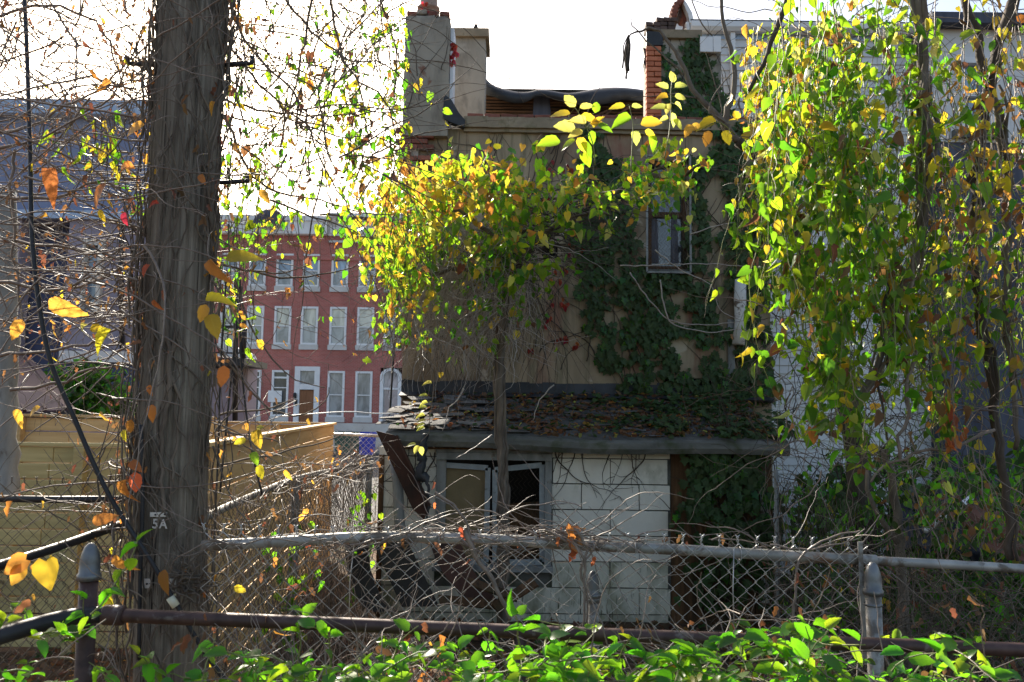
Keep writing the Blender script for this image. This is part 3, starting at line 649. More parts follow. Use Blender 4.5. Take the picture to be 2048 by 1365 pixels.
# right-hand parapet of the party wall
YP = 10.5
pw = thing('party_wall', 'party wall stub with orange brick end, sooty top bricks and grey stucco face', 'wall', tuple(P(1370, 240, YP)))
a0, a1 = P(1321, 150, YP).x, P(1442, 150, YP).x; zb_, zt_ = P(1380, 243, YP).z, P(1380, 80, YP).z
MB().box((a0, YP, zb_-.6), (a1, YP+.35, zt_)).build('stucco_face', M['stucco_grey'], pw)
MB().box((a0-.02, YP-.06, zt_), (P(1402, 70, YP).x, YP+.35, P(1380, 64, YP).z)).build('cap_moulding', M['mould'], pw)
b0, b1 = P(1291, 150, YP).x, a0
MB().box((b0+.02, YP-.02, zb_-.6), (b1-.003, YP+.3, P(1305, 66, YP).z)).build('mortar_core', M['mortar'], pw)
z = zb_; r = 0; ztp_ = P(1305, 98, YP).z; bw = b1 - b0
while z < ztp_:
    sp = [(0, bw)] if r % 2 else [(0, bw*.52), (bw*.54, bw)]
    for a, b_ in sp: piece('brick', box_mesh('brick', b_-a-.004, .12, .062, M['brick_orange'], .005, .002), pw, (b0+(a+b_)/2, YP-.02+rnd.uniform(-.006, .006), z+.03))
    z += .074; r += 1
MB().box((b0+.003, YP-.07, ztp_+.02), (a0+.02, YP-.025, P(1305, 68, YP).z)).build('tar_patch', M['tar'], pw)
z = P(1320, 64, YP).z; r = 0
for n_b, dx in ((4, 0), (4, .05), (3, .1)):
    for i in range(n_b): piece('brick', box_mesh('brick', .095, .2, .055, M['brick_dark'], .006, .004), pw, (b0+.05+i*.1+(.0 if r < 2 else .14), YP+.05, z+.03+rnd.uniform(-.004, .004)), (0, 0, rnd.uniform(-.08, .08)))
    z += .062; r += 1
MB().prism([P(1286, 95, YP), P(1292, 98, YP), P(1292, 140, YP), P(1287, 125, YP), P(1289, 110, YP)], (0, .1, 0)).build('torn_tar_edge', M['tar'], pw)
# pointed gable fragment: brick arch with oval hole, white barge board
g = thing('gable_arch', 'broken pointed brick gable with oval opening and white curved board on the roofline', 'gable', tuple(P(1362, 55, 11)))
def ring(outer, inner, Y, dep, name, mat):
    m = MB(); n = len(outer)
    for i in range(n - 1): m.prism([P(*outer[i], Y), P(*outer[i+1], Y), P(*inner[i+1], Y), P(*inner[i], Y)], (0, dep, 0))
    m.build(name, mat, g)
ring([(1343, 40), (1346, 26), (1352, 12), (1358, 4), (1364, 1)], [(1352, 42), (1354, 37), (1356, 35), (1359, 34), (1363, 35)], 11, .3, 'brick_arch', M['brick_dark'])
ring([(1364, 1), (1370, 10), (1376, 25), (1380, 44)], [(1363, 35), (1366, 37), (1368, 43), (1366, 56)], 11.02, .3, 'brick_haunch', M['brick'])
ring([(1358, 3), (1366, -3), (1374, 7), (1384, 25), (1389, 46)], [(1362, 6), (1366, 5), (1370, 14), (1376, 28), (1380, 46)], 10.9, .45, 'curved_board', M['white_trim'])
MB().prism([P(1340, 46, 10.95), P(1352, 44, 10.95), P(1358, 52, 10.95), P(1366, 54, 10.95), P(1364, 64, 10.95), P(1340, 63, 10.95)], (0, .3, 0)).build('white_base', M['white_trim'], g)
MB().prism([P(1372, 44, 10.92), P(1389, 44, 10.92), P(1390, 60, 10.92), P(1374, 62, 10.92)], (0, .3, 0)).build('white_foot', M['white_trim'], g)
for (px, py) in ((1348, 20), (1352, 13), (1358, 8), (1346, 28), (1345, 36)):
    piece('brick', box_mesh('brick', .06, .2, .09, M['brick'], .006, .004), g, P(px+1, py, 10.95), (0, math.atan2(20, 8), 0))
# upstairs window with steel mesh guard
f = MB(); t = .05
f.box((wx0, YM+.02, wz0), (wx0+t, YM+.16, wz1)); f.box((wx1-t, YM+.02, wz0), (wx1, YM+.16, wz1)); f.box((wx0+t, YM+.02, wz1-t), (wx1-t, YM+.16, wz1)); f.box((wx0+t, YM+.02, wz0), (wx1-t, YM+.16, wz0+t))
zm = mz(428, 1335); f.box((wx0+t, YM+.05, zm-.035), (wx1-t, YM+.14, zm+.035)); wn = f.build('window', M['plywood'], house)
for a, b_, g_, y_ in ((zm+.035, wz1-t, 'glass_dark', .12), (wz0+t, zm-.035, 'glass_dark', .09)): MB().box((wx0+t, YM+y_, a), (wx1-t, YM+y_+.01, b_)).build('pane', M[g_], wn)
for px in (1312, 1352): MB().prism([(mx(px-8), YM+.075, wz0+.1), (mx(px+8), YM+.075, wz0+.1), (mx(px+5), YM+.07, zm-.05), (mx(px-6), YM+.07, zm-.05)], (0, .012, 0)).build('curtain', M['curtain'], wn)
m = MB(); gx0, gx1, gz0, gz1 = wx0-.03, wx1+.02, wz0-.05, wz1+.03; gy = YM-.1
for a, b_ in (((gx0, gz0), (gx0, gz1)), ((gx1, gz0), (gx1, gz1)), ((gx0, gz0), (gx1, gz0)), ((gx0, gz1), (gx1, gz1))): m.bar((a[0], gy, a[1]), (b_[0], gy, b_[1]), .025, .025, (0, 1, 0))
gd = m.build('window_guard', M['grey_wood'], house)
m = MB(); dw, dh = .045, .095; nx_ = int((gx1-gx0)/dw); nz_ = int((gz1-gz0)/dh)
for i in range(nx_ + 1):
    x_ = gx0 + (i + .5) * dw
    pts = [(min(max(x_ + (dw/2 if k % 2 else -dw/2), gx0), gx1), gy, gz0 + k*dh/2) for k in range(nz_*2+1)]
    m.tube(pts, .0028, sides=3, cap=False)
m.build('mesh', M['wire_dark'], gd, kind='stuff')
MB().box((wx0-.04, YM-.06, wz0-.06), (wx1+.04, YM+.015, wz0-.005)).build('window_ledge', M['fascia'], house)
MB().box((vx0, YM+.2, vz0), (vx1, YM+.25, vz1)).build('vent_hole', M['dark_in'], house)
MB().box((nx0, YM+.2, nz0), (nx1, YM+.25, nz1)).build('recess_shade_sheet', M['dark_in'], house)  # near-black sheet, its colour stands for the shade inside the recess
# white broken downpipe and wooden strip on the right of the wall
m = MB(); m.tube([P(1481, 560, 9.9), P(1480, 600, 9.88), P(1481, 645, 9.9), P(1477, 690, 9.88)], [.07, .078, .072, .08], sides=12, jitter=.02)
m.build('broken_downpipe', M['cream_paint'], label='peeling white broken downpipe on the ivy covered right wall end', cat='downpipe')
MB().box((mx(1455, 720), YM-.04, mz(800, 1460)), (mx(1468, 720), YM-.003, mz(640, 1460))).build('timber_strip', M['grey_wood'], house)
# iron bracket on the left edge and the cable that hangs from it
MB().bar(P(790, 672, 9.8), P(832, 674, 9.9), .04, .05).build('iron_bracket', M['rust_metal'], house)
m = MB(); m.tube(resample(pix([(797, 560), (793, 640), (788, 700), (784, 760), (779, 832)], 9.4), .1), .012, sides=6); m.build('hanging_cable', M['cable'], label='black cable hanging down the left corner of the stucco house', cat='cable')

# ================================================================== THE REAR SHED
YS = 8.5
def sx(px, py=1000): return P(px, py, YS).x
def sz(py, px=1150): return P(px, py, YS).z
shed = thing('rear_shed', 'low rear shed clad in white cement shingles with broken window and littered roof', 'shed', (sx(1150), YS, -.42))
S0, S1 = sx(757), sx(1546); ze = sz(898); wx0, wx1, wz0, wz1 = sx(874), sx(1101), sz(1132), sz(908)
dx0 = sx(1341)
m = MB(); wall_hole(m, S0, S1, -.5, ze, YS+.03, YS+.1, [(wx0, wx1, wz0, wz1)])
m.box((S0, YS+.1, -.5), (S0+.08, YM-.05, ze)); m.box((S1-.08, YS+.1, -.5), (S1, YM-.05, ze)); m.build('wall', M['fascia'], shed)
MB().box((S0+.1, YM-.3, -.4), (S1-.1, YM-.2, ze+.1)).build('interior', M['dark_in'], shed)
tz = sz(1215); rh = .2675; TW = .61; row = 0; z = ze - rh * 7 - .1
rows_ = []
while z < ze - .01:
    h_ = min(rh, ze - z); x = S0 - (TW * .5 if row % 2 else 0)
    while x < dx0:
        a, b_ = max(x, S0-.01), min(x + TW, dx0)
        segs = [(a, b_)]
        if z + h_ > wz0 + .02 and z < wz1 - .02:
            segs = [(a, min(b_, wx0-.01)), (max(a, wx1+.01), b_)]
        for p0, p1 in segs:
            if p1 - p0 > .04:
                me = box_mesh('tile', p1-p0-.008, .014, h_-.011, M['tile_mossy'] if row < 3 else M['tile'], .003, .0025, row * 10 + int(x * 3) % 5)
                piece('tile', me, shed, ((p0+p1)/2, YS+.012-.0015*(row % 2), z+h_/2), (-rnd.uniform(.03, .06), rnd.uniform(-.009, .009), rnd.uniform(-.008, .008)))
        x += TW
    z += rh; row += 1
# dark brown upright planks on the right
x = dx0 + .005
while x < S1:
    w_ = min(rnd.choice((.24, .29, .34)), S1 - x)
    if w_ > .05: piece('plank', box_mesh('plank', w_-.008, .03, ze+.45, M['plywood'], .004, .004, int(x * 10)), shed, (x+w_/2, YS+.01+rnd.uniform(-.01, .01), (ze-.45)/2), (0, rnd.uniform(-.004, .004), 0))
    x += w_
for (a, b_, c_, d_) in ((1455, 985, 1475, 1130), (1520, 980, 1535, 1200)): MB().box((sx(a), YS-.02, sz(d_)), (sx(c_), YS-.008, sz(b_))).build('peeling_paint_strip', M['cream_paint'], shed)
# window: casing, leaning sashes
cs = MB(); cs.box((wx0-.02, YS-.05, wz1), (wx1+.02, YS+.06, wz1+.1)); cs.box((wx0-.01, YS-.07, wz1-.075), (wx1+.01, YS+.06, wz1-.002)); cs.box((wx0-.01, YS-.03, wz0), (wx0+.09, YS+.06, wz1-.077)); cs.box((wx1-.06, YS-.04, wz0), (wx1+.01, YS+.06, wz1-.077)); cs.box((wx0-.03, YS-.08, wz0-.06), (wx1+.03, YS+.06, wz0-.003))
win = cs.build('window', M['grey_wood'], shed)
def sash(c, Y, fill, fy):
    """frame through four pixel corners tl, tr, br, bl"""
    q = [P(*k, Y) for k in c]; m = MB()
    for i in range(4): m.bar(q[i], q[(i+1) % 4], .055, .045, (0, 1, 0))
    o = m.build('sash', M['blue_sash'], win); cen = sum(q, Vector()) / 4
    if fill: MB().prism([cen + (k - cen) * .97 + Vector((0, fy, 0)) for k in q], (0, .012, 0)).build('pane', M[fill], o)
    return o, q
sash([(886, 930), (976, 936), (972, 1124), (884, 1122)], YS+.02, 'tan_board', .02)
o, q = sash([(990, 940), (1084, 930), (1084, 1124), (990, 1126)], YS+.03, None, 0)
m = MB(); a0, a1 = q[0].x, q[1].x; zz0, zz1 = q[2].z, q[1].z-.03
for i in range(int((a1-a0)/.05)+1):
    x_ = a0 + (i+.5)*.05; m.tube([(min(max(x_+(.025 if k % 2 else -.025), a0), a1), YS+.1, zz0+k*.05) for k in range(int((zz1-zz0)/.05)+1)], .0022, sides=3, cap=False)
m.build('mesh', M['wire_dark'], o, kind='stuff')
MB().prism([(a0+.02, YS+.3, wz0), (a1, YS+.28, wz0), (a1, YS+.3, sz(1010)), (a0, YS+.34, sz(1020))], (0, .02, 0)).build('inner_board', M['plywood'], win)
# roof slope, rounded fascia
ez = sz(868); jz = mz(792, 1170, YM)
rx0, rx1 = sx(778, 880), sx(1562, 880)
m = MB(); nu, nv = 40, 8; v = []
for j in range(nv + 1):
    for i in range(nu + 1):
        u, t_ = i / nu, j / nv; y_ = YS - .22 + (YM - YS + .2) * t_
        xx = rx0 + (rx1 - rx0) * u + (.14 * t_ * (1 - u) - .02 * t_ * u)
        v.append((xx, y_, ez + (jz - ez) * t_ + .03 * math.sin(u * 9) * (1 - t_) * .6 - .05 * u * (1 - t_) + rnd.uniform(-.006, .006)))
m.add(v, [(j*(nu+1)+i, j*(nu+1)+i+1, (j+1)*(nu+1)+i+1, (j+1)*(nu+1)+i) for j in range(nv) for i in range(nu)], 0, True)
rf = m.build('roof', M['asphalt_shingle'], shed); sm = rf.modifiers.new('thick', 'SOLIDIFY'); sm.thickness = .05; sm.offset = -1
m = MB(); npt = 30
for i in range(npt):
    a, b_ = rx0 + (rx1-rx0)*i/npt, rx0 + (rx1-rx0)*(i+1)/npt
    zc_ = ez - .05 * (i+.5)/npt + .018*math.sin((i+.5)/npt*9); j = rnd.uniform(-.004, .004)
    m.prism([(a, YS-.21+j, zc_-.006), (a, YS-.27+j, zc_-.04), (a, YS-.28+j, zc_-.1), (a, YS-.25+j, zc_-.155), (a, YS-.1, zc_-.155), (a, YS-.1, zc_-.06)], (b_-a, 0, 0))
m.build('fascia', M['fascia'], shed, kind='stuff')
MB().box((rx0+.05, YS-.1, ze-.02), (rx1-.05, YS+.02, ez-.16)).build('soffit_board', M['plywood'], shed)
def roof_at(x, t_):
    u = (x - rx0) / (rx1 - rx0); return Vector((x, YS-.22+(YM-YS+.2)*t_, ez+(jz-ez)*t_ + .03*math.sin(u*9)*(1-t_)*.6-.05*u*(1-t_)))
sl = math.atan2(jz-ez, YM-YS+.2)
for i in range(105):
    left = i < 62
    x = rx0 + (rnd.random()**1.4 * 1.1 if left else rnd.uniform(.6, 4.0)); t_ = rnd.uniform(.02, .8)
    me = box_mesh('shingle', rnd.choice((.2, .27, .34)), rnd.choice((.1, .15)), .005, M['asphalt_shingle'], .0015, .005, i % 6)
    piece('shingle', me, shed, roof_at(x, t_) + Vector((0, 0, .015 + rnd.random() * (.045 if left else .008))), (sl + rnd.uniform(-.2, .2 if left else .04), rnd.uniform(-.12, .12) * (1 if left else .5), rnd.uniform(-.5, .5)))
# tar strip where the roof meets the house
m = MB(); xs_ = np.linspace(X0, X1, 30)
for a, b_ in zip(xs_, xs_[1:]): m.prism([(a, YM-.02, jz+.16+rnd.uniform(-.015, .015)), (a, YM-.05, jz+.02), (a, YM-.25, jz-.03), (a, YM-.02, jz-.06)], (b_-a+.002, 0, 0))
m.build('tar_flashing', M['tar'], house, kind='stuff')
m = MB()
m.add([P(808, 758, 9.97), P(838, 765, 9.97), P(836, 795, 9.97), P(806, 800, 9.97), P(808, 758, 10.0), P(838, 765, 10.0), P(836, 795, 10.0), P(806, 800, 10.0)], [(0,1,2,3),(0,4,5,1),(1,5,6,2),(2,6,7,3),(3,7,4,0)]); m.build('tar_corner', M['tar'], house)
# things leaning on or hanging from the shed front
gut = thing('fallen_gutter', 'rusty brown fallen gutter leaning diagonally across the shed left corner', 'gutter', tuple(P(850, 1040, 8.2)))
q = [P(752, 862, 8.18), P(792, 872, 8.18), P(858, 1012, 8.2), P(848, 1040, 8.2), P(826, 1020, 8.2)]
MB().prism(q, (0, .02, 0)).build('gutter_back', M['rust_metal'], gut)
MB().prism([q[1], q[1] + Vector((.02, 0, .01)), q[2] + Vector((.02, 0, .01)), q[2]], (0, -.07, 0)).build('gutter_lip', M['rust_metal'], gut)
m = MB(); m.tube([P(785, 890, 8.35), P(795, 960, 8.33), P(800, 1060, 8.3), P(803, 1140, 8.3)], .055, sides=10); m.build('grey_drainpipe', M['grey_wood'], label='grey drainpipe standing at the shed left corner', cat='drainpipe')
m = MB(); pts = resample(pix([(852, 868), (846, 900), (845, 930), (838, 950), (852, 958), (856, 1000), (852, 1050)], 8.15), .03, .006); m.tube(pts, np.interp(np.linspace(0, 1, len(pts)), [0, .3, .45, .55, 1], [.035, .045, .05, .018, .012]), sides=5, jitter=.25); m.build('tar_paper_strip', M['tar'], label='torn black tar paper strip hanging from the shed eave', cat='tar paper')
MB().box((sx(757), YS-.035, -.45), (sx(767), YS-.004, sz(915))).build('corner_board', M['plywood'], shed)
bd = [('curved_panel', [(884, 1068, 8.0), (902, 1120, 7.9), (930, 1165, 7.8), (965, 1205, 7.7)], .3, 'rust_metal', 'curved rusty brown panel leaning below the broken shed window', 'panel'),
      ('leaning_plank', [(775, 1075, 8.1), (800, 1130, 7.9), (840, 1215, 7.6)], .34, 'dark_in', 'wide dark rotten plank leaning against the shed left corner', 'plank'),
      ('tyre_strip', [(712, 1080, 7.4), (716, 1140, 7.4), (740, 1200, 7.3), (770, 1225, 7.2)], .2, 'dark_in', 'black curved rubber strip standing beside the side fence end', 'rubber strip')]
for nm, pts, w_, mat, lab, cat in bd:
    c = resample(pix(pts), .12); m = MB()
    for a, b_ in zip(c, c[1:]): m.bar(a, b_, w_, .03, (0, 1, 0))
    m = MB(); n = len(c); v = [Vector(k) + Vector((dx_, dy_, 0)) for k in c for dx_, dy_ in ((-w_/2, 0), (w_/2, .04), (w_/2, .07), (-w_/2, .03))]
    m.add(v, [(i*4+k, i*4+(k+1) % 4, (i+1)*4+(k+1) % 4, (i+1)*4+k) for i in range(n-1) for k in range(4)] + [(0,1,2,3), (n*4-4, n*4-3, n*4-2, n*4-1)], 0, False); m.build(nm, M[mat], label=lab, cat=cat)
for i, (px, py, w_, a) in enumerate(((985, 1180, .5, .35), (1030, 1190, .45, -.5), (940, 1205, .6, .15))):
    p = P(px, py, 7.6); o = bpy.data.objects.new('debris_board', box_mesh('debris_board', w_, .12, .02, M['plywood'], .003, .004)); col.objects.link(o); o.location = p; o.rotation_euler = (.5, a, .3)
    tag(o, ('short brown board in the debris under the shed window', 'short brown board propped the other way under the shed window', 'lowest brown board lying under the shed window')[i], 'board', 'broken boards under the shed window')

# ------------------------------------------------------------------ white siding house on the right
YW = 11.0
wh = thing('white_siding_house', 'white clapboard house wall with gutter behind the hanging yellow green vines', 'house', (P(1660, 500, YW).x, YW, -.42))
a0, a1 = P(1441, 500, YW).x, P(1885, 500, YW).x; zt_ = P(1500, 76, YW).z
MB().box((a0, YW+.02, -.45), (a1, YW+6, zt_)).build('wall', M['white'], wh)
ex = .114; z = -.4; i = 0
while z < zt_ - .02:
    for a, b_ in (((a0, a0 + 1.6), (a0 + 1.6, a1)) if i % 2 else ((a0, a0 + 2.2), (a0 + 2.2, a1))):
        piece('siding_board', box_mesh('siding_board', b_-a-.003, .016, ex+.014, M['white'], .002), wh, ((a+b_)/2, YW+.0, z+ex/2), (-.17, 0, rnd.uniform(-.0008, .0008)))
    z += ex; i += 1
MB().box((P(1459, 150, YW).x, YW-.09, P(1460, 270, YW).z), (P(1468, 150, YW).x, YW-.02, P(1460, 68, YW).z)).build('downspout', M['white_trim'], wh)
g0, g1 = P(1378, 60, YW).x, P(1900, 60, YW).x; gz0, gz1 = P(1450, 70, YW).z, P(1450, 53, YW).z
MB().prism([(g0, YW-.02, gz0), (g0, YW-.12, gz0), (g0, YW-.16, gz0+.05), (g0, YW-.16, gz1), (g0, YW-.13, gz1), (g0, YW-.13, gz0+.05), (g0, YW-.02, gz0+.03)], (g1-g0, 0, 0)).build('gutter', M['white_trim'], wh)
MB().box((g0, YW-.018, gz0-.07), (g1, YW-.002, gz1+.02)).build('eave_trim', M['pale_blue'], wh)
MB().prism([(g0, YW-.1, gz1+.02), (g1, YW-.1, gz1+.02), (g1, YW+4, gz1+.25), (g0, YW+4, gz1+.25)], (0, 0, .03)).build('roof', M['tar'], wh)
MB().box((P(1399, 90, 10.45).x, 10.4, P(1420, 107, 10.45).z), (P(1424, 90, 10.45).x, 10.45, P(1420, 77, 10.45).z)).build('patch_board', M['white_trim'], pw)
MB().box((P(1425, 90, 10.45).x, 10.4, P(1420, 107, 10.45).z), (P(1440, 90, 10.45).x, 10.45, P(1420, 76, 10.45).z)).build('patch_board', M['white_trim'], pw)
# slate-blue neighbour at far right
YN = 10.6
nb = thing('slate_blue_house', 'slate blue wall with white framed window at the far right behind thick vines', 'house', (P(2010, 500, YN).x, YN, -.42))
a0, a1 = P(1880, 500, YN).x, P(2420, 500, YN).x; zt_ = P(1960, 60, YN).z; w0, w1, q0, q1 = P(1915, 200, YN).x, P(1985, 200, YN).x, P(1950, 262, YN).z, P(1950, 118, YN).z
m = MB(); wall_hole(m, a0, a1, P(1950, 285, YN).z, zt_, YN, YN+.2, [(w0, w1, q0, q1)]); m.build('upper_wall', M['white'], nb)
MB().box((a0, YN+.02, -.45), (a1, YN+4, P(1950, 285, YN).z-.004)).build('lower_wall', M['slate_wall'], nb)
MB().box((a0-.1, YN-.2, zt_), (a1, YN+4, zt_+.15)).build('eave', M['slate_wall'], nb)
f = MB(); t = .08
f.box((w0, YN-.05, q0), (w0+t, YN+.1, q1)); f.box((w1-t, YN-.05, q0), (w1, YN+.1, q1)); f.box((w0+t, YN-.05, q1-t), (w1-t, YN+.1, q1)); f.box((w0+t, YN-.05, q0), (w1-t, YN+.1, q0+t)); f.box((w0+t, YN-.02, (q0+q1)/2-.03), (w1-t, YN+.08, (q0+q1)/2+.03))
o = f.build('window', M['white_trim'], nb)
for a, b_ in ((q0+t, (q0+q1)/2-.03), ((q0+q1)/2+.03, q1-t)): MB().box((w0+t, YN+.06, a), (w1-t, YN+.08, b_)).build('pane', M['glass_painted_sky'], o)
MB().box((w0-.1, YN-.08, q0-.12), (w1+.15, YN+.02, q0-.01)).build('sill', M['fascia'], nb)

# ================================================================== BOARD FENCES ON THE LEFT
def board_fence(name, a, b, z0, zt, bh, mat, label, gap=.015, posts=(), joints=1, pt=.09, over=0, psign=-1):
    """horizontal boards between two ground points; zt may differ at the ends"""
    t = thing(name, label, 'fence', (a.x, a.y, z0), 'wooden board fences')
    a, b = Vector((a.x, a.y, 0)), Vector((b.x, b.y, 0)); L = (b - a).length; d = (b - a) / L; yaw = math.atan2(d.y, d.x); nrm = Vector((d.y, -d.x, 0))
    n = int((min(zt) - z0) / bh); 
    for k in range(n):
        cuts = [0] + sorted(L * (j + rnd.uniform(-.1, .1)) / joints for j in range(1, joints)) + [L]
        for c0, c1 in zip(cuts, cuts[1:]):
            f = (c0 + c1) / 2 / L; zz = zt[0] + (zt[1] - zt[0]) * f - bh * (k + .5)
            piece('board', box_mesh('board', c1-c0-.006, .02, bh-gap, mat, .003, 0, int(c0 * 10) % 7), t, a + d * ((c0+c1)/2) + Vector((0, 0, zz)) + nrm * rnd.uniform(-.003, .003), (rnd.uniform(-.01, .01), -math.atan2(zt[1]-zt[0], L), yaw))
    for u in posts:
        f = u; zz = zt[0] + (zt[1]-zt[0]) * f
        piece('post', box_mesh('post', pt, pt, zz + over - z0, mat, .004), t, a + d * (L * u) + nrm * (psign * -.06) + Vector((0, 0, (zz + over + z0) / 2)), (0, 0, yaw))
    piece('cap_rail', box_mesh('cap_rail', L, .1, .03, mat, .004), t, a + d * (L/2) + Vector((0, 0, (zt[0]+zt[1])/2 + .018)), (0, -math.atan2(zt[1]-zt[0], L), yaw))
    return t
zf1 = P(100, 893, 7.0).z
board_fence('board_fence', P(-160, 900, 7), P(372, 900, 7), -.4, (zf1, zf1), .142, M['pine_green'], 'greenish pine board fence facing the camera behind the left chain-link', posts=(.25, .62, .9), joints=2)
board_fence('board_fence', P(-120, 850, 8.6), P(430, 850, 8.6), -.4, (P(0, 833, 8.6).z, P(250, 838, 8.6).z), .15, M['pine'], 'taller pine board fence just behind the greenish one and below the maroon roof', posts=(.3, .7), joints=2)
za, zb_ = P(412, 892, 5.2).z, P(665, 850, 11.5).z
board_fence('board_fence', P(404, 900, 5.0), P(665, 900, 11.5), -.42, (P(412, 893, 5.2).z, zb_), .145, M['pine'], 'long bright pine board fence running back along the side yard', posts=(.08, .2, .33, .46, .6, .75, .99), joints=2, psign=1, over=-.03)
board_fence('board_fence', P(398, 850, 11.8), P(662, 850, 11.8), -.42, (P(420, 847, 11.8).z, P(660, 850, 11.8).z), .15, M['pine'], 'short pine board fence across the far end of the side yard', posts=(.2, .6), joints=2)

# ================================================================== CHAIN-LINK FENCES
def chain(parent, a, b, z0, z1, mat, p=.036, r=.0019, tips=True, name='mesh', sag=.0, za=0, zb=0):
    """woven wire between ground points a and b; each wire a zig-zag that hooks round the next"""
    a = Vector((a[0], a[1], 0)); b = Vector((b[0], b[1], 0)); L = (b - a).length; d = (b - a) / L; nrm = Vector((d.y, -d.x, 0)); m = MB()
    n = int(L / p); rows = int((z1 - z0) / p)
    for i in range(n):
        pts = []; zo = za + (zb - za) * i / n
        for k in range(rows + 1):
            x = i * p + (p + .003 if (k + i) % 2 else -.003); x += .004 * math.sin(k * .7 + i * .13)
            yy = .004 * (1 if (k + i) % 2 else -1) + sag * math.sin(i * .21) * math.sin(k * .3)
            q = a + d * x + nrm * yy; pts.append((q.x, q.y, z1 + zo - k * p + .003 * math.sin(i * .9)))
        m.tube(pts, r, sides=4, cap=False)
        if tips and (i % 2 == 0):
            q = a + d * (i * p + (p if i % 2 else 0)) ; z_ = z1 + zo
            tx = rnd.uniform(-.006, .006)
            for s_ in (-1, 1): m.tube([(q.x - .003*s_, q.y, z_-.004), (q.x + .004*s_, q.y, z_+.012), (q.x - .004*s_ + tx, q.y, z_+.024), (q.x + .009*s_ + tx, q.y, z_+.034)], r, sides=4)
    return m.build(name, mat, parent, kind='stuff', recalc=False)
def dome_post(parent, x, y, z0, z1, r, mat, capmat, sides=18):
    MB().tube([(x, y, z0), (x + .004, y, (z0+z1)/2), (x, y, z1)], r, sides=sides).build('post', mat, parent)
    MB().lathe((x, y, z1-.035), [(r*1.12, 0), (r*1.28, .002), (r*1.28, .02), (r*1.12, .024), (r*1.08, .06), (r*.95, .085), (r*.65, .11), (r*.3, .122), (.001, .124)], sides).build('cap', capmat, parent)
YF = 3.2
fz = P(1040, 1085, YF).z
cf = thing('chain_link_fence', 'silver chain-link fence with pitted top rail in front of the white shingle shed', 'fence', (0, YF, -.02), 'chain-link fences')
rp = resample(pix([(405, 1092), (560, 1084), (760, 1074), (1000, 1080), (1100, 1087), (1185, 1092), (1340, 1099), (1500, 1108), (1650, 1116), (1752, 1121)], YF), .1)
MB().tube(rp, .0215, sides=14).build('top_rail', M['rail'], cf)
rp2 = resample(pix([(1745, 1122), (1850, 1127), (1960, 1133), (2120, 1143)], YF+.01), .1)
MB().tube(rp2, .0185, sides=14).build('end_rail', M['rail'], cf)
xa, xb = P(412, 1100, YF).x, P(1738, 1100, YF).x
ztl, ztr = P(412, 1060, YF).z, P(1738, 1095, YF).z
chain(cf, (xa, YF-.026), (xb, YF-.026), -.02, P(412, 1062, YF).z, M['wire'], zb=P(1738, 1092, YF).z - P(412, 1062, YF).z, sag=.004)
dome_post(cf, P(1186, 1180, YF+.03).x, YF+.035, -.02, P(1186, 1188, YF+.03).z, .024, M['rail'], M['cap_metal'])
MB().lathe(P(1186, 1188, YF+.03) + Vector((0, 0, -.015)), [(.03, 0), (.034, .004), (.034, .018), (.03, .02)], 14).build('band', M['cap_metal'], cf)
pe = P(1746, 1170, 3.1); dome_post(cf, pe.x, 3.1, -.02, P(1746, 1172, 3.1).z, .029, M['rail'], M['cap_metal'])
for py in (1190, 1212): MB().lathe(P(1746, py, 3.1), [(.031, 0), (.034, .002), (.034, .008), (.031, .01)], 16).build('band', M['cap_metal'], cf)
MB().bar(P(1720, 1084, YF-.03), P(1730, 1330, YF-.03), .018, .006).build('tension_bar', M['rail'], cf)
for px, py in ((1270, 1095), (1480, 1108), (640, 1082), (880, 1078)):
    c = P(px, py, YF); m = MB(); m.tube([(c.x + .002*math.cos(t_), YF + .027*math.cos(t_), c.z + .027*math.sin(t_)) for t_ in np.linspace(0, 6, 14)], .0018, sides=4); m.build('tie_wire', M['wire'], cf)
MB().tube([P(1468, 1095, YF-.03), P(1466, 1180, YF-.03), P(1468, 1250, YF-.03)], .0022, sides=4).build('straight_wire', M['wire'], cf)
MB().tube([P(708, 1090, YF+.03), P(700, 1160, YF+.03), P(698, 1240, YF+.03)], .0022, sides=4).build('straight_wire', M['wire'], cf)

# side fence that runs back towards the shed
sf = thing('chain_link_fence', 'weathered chain-link side fence running back from the pole, thick with dry vines', 'fence', (-1.55, 6, -.4), 'chain-link fences')
sa, sb = P(405, 1038, 3.95), P(745, 925, 8.3)
MB().tube(resample([sa, P(480, 1003, 4.75), P(595, 957, 6.1), P(690, 936, 7.4), sb], .1), .021, sides=10).build('top_rail', M['rail'], sf)
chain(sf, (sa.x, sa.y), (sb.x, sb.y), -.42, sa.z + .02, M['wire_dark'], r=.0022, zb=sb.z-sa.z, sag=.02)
for px, py, Y in ((592, 958, 6.1), (738, 928, 8.2)):
    q = P(px, py, Y); dome_post(sf, q.x, q.y, -.42, q.z - .06, .035, M['grey_wood'], M['grey_wood'], 10)
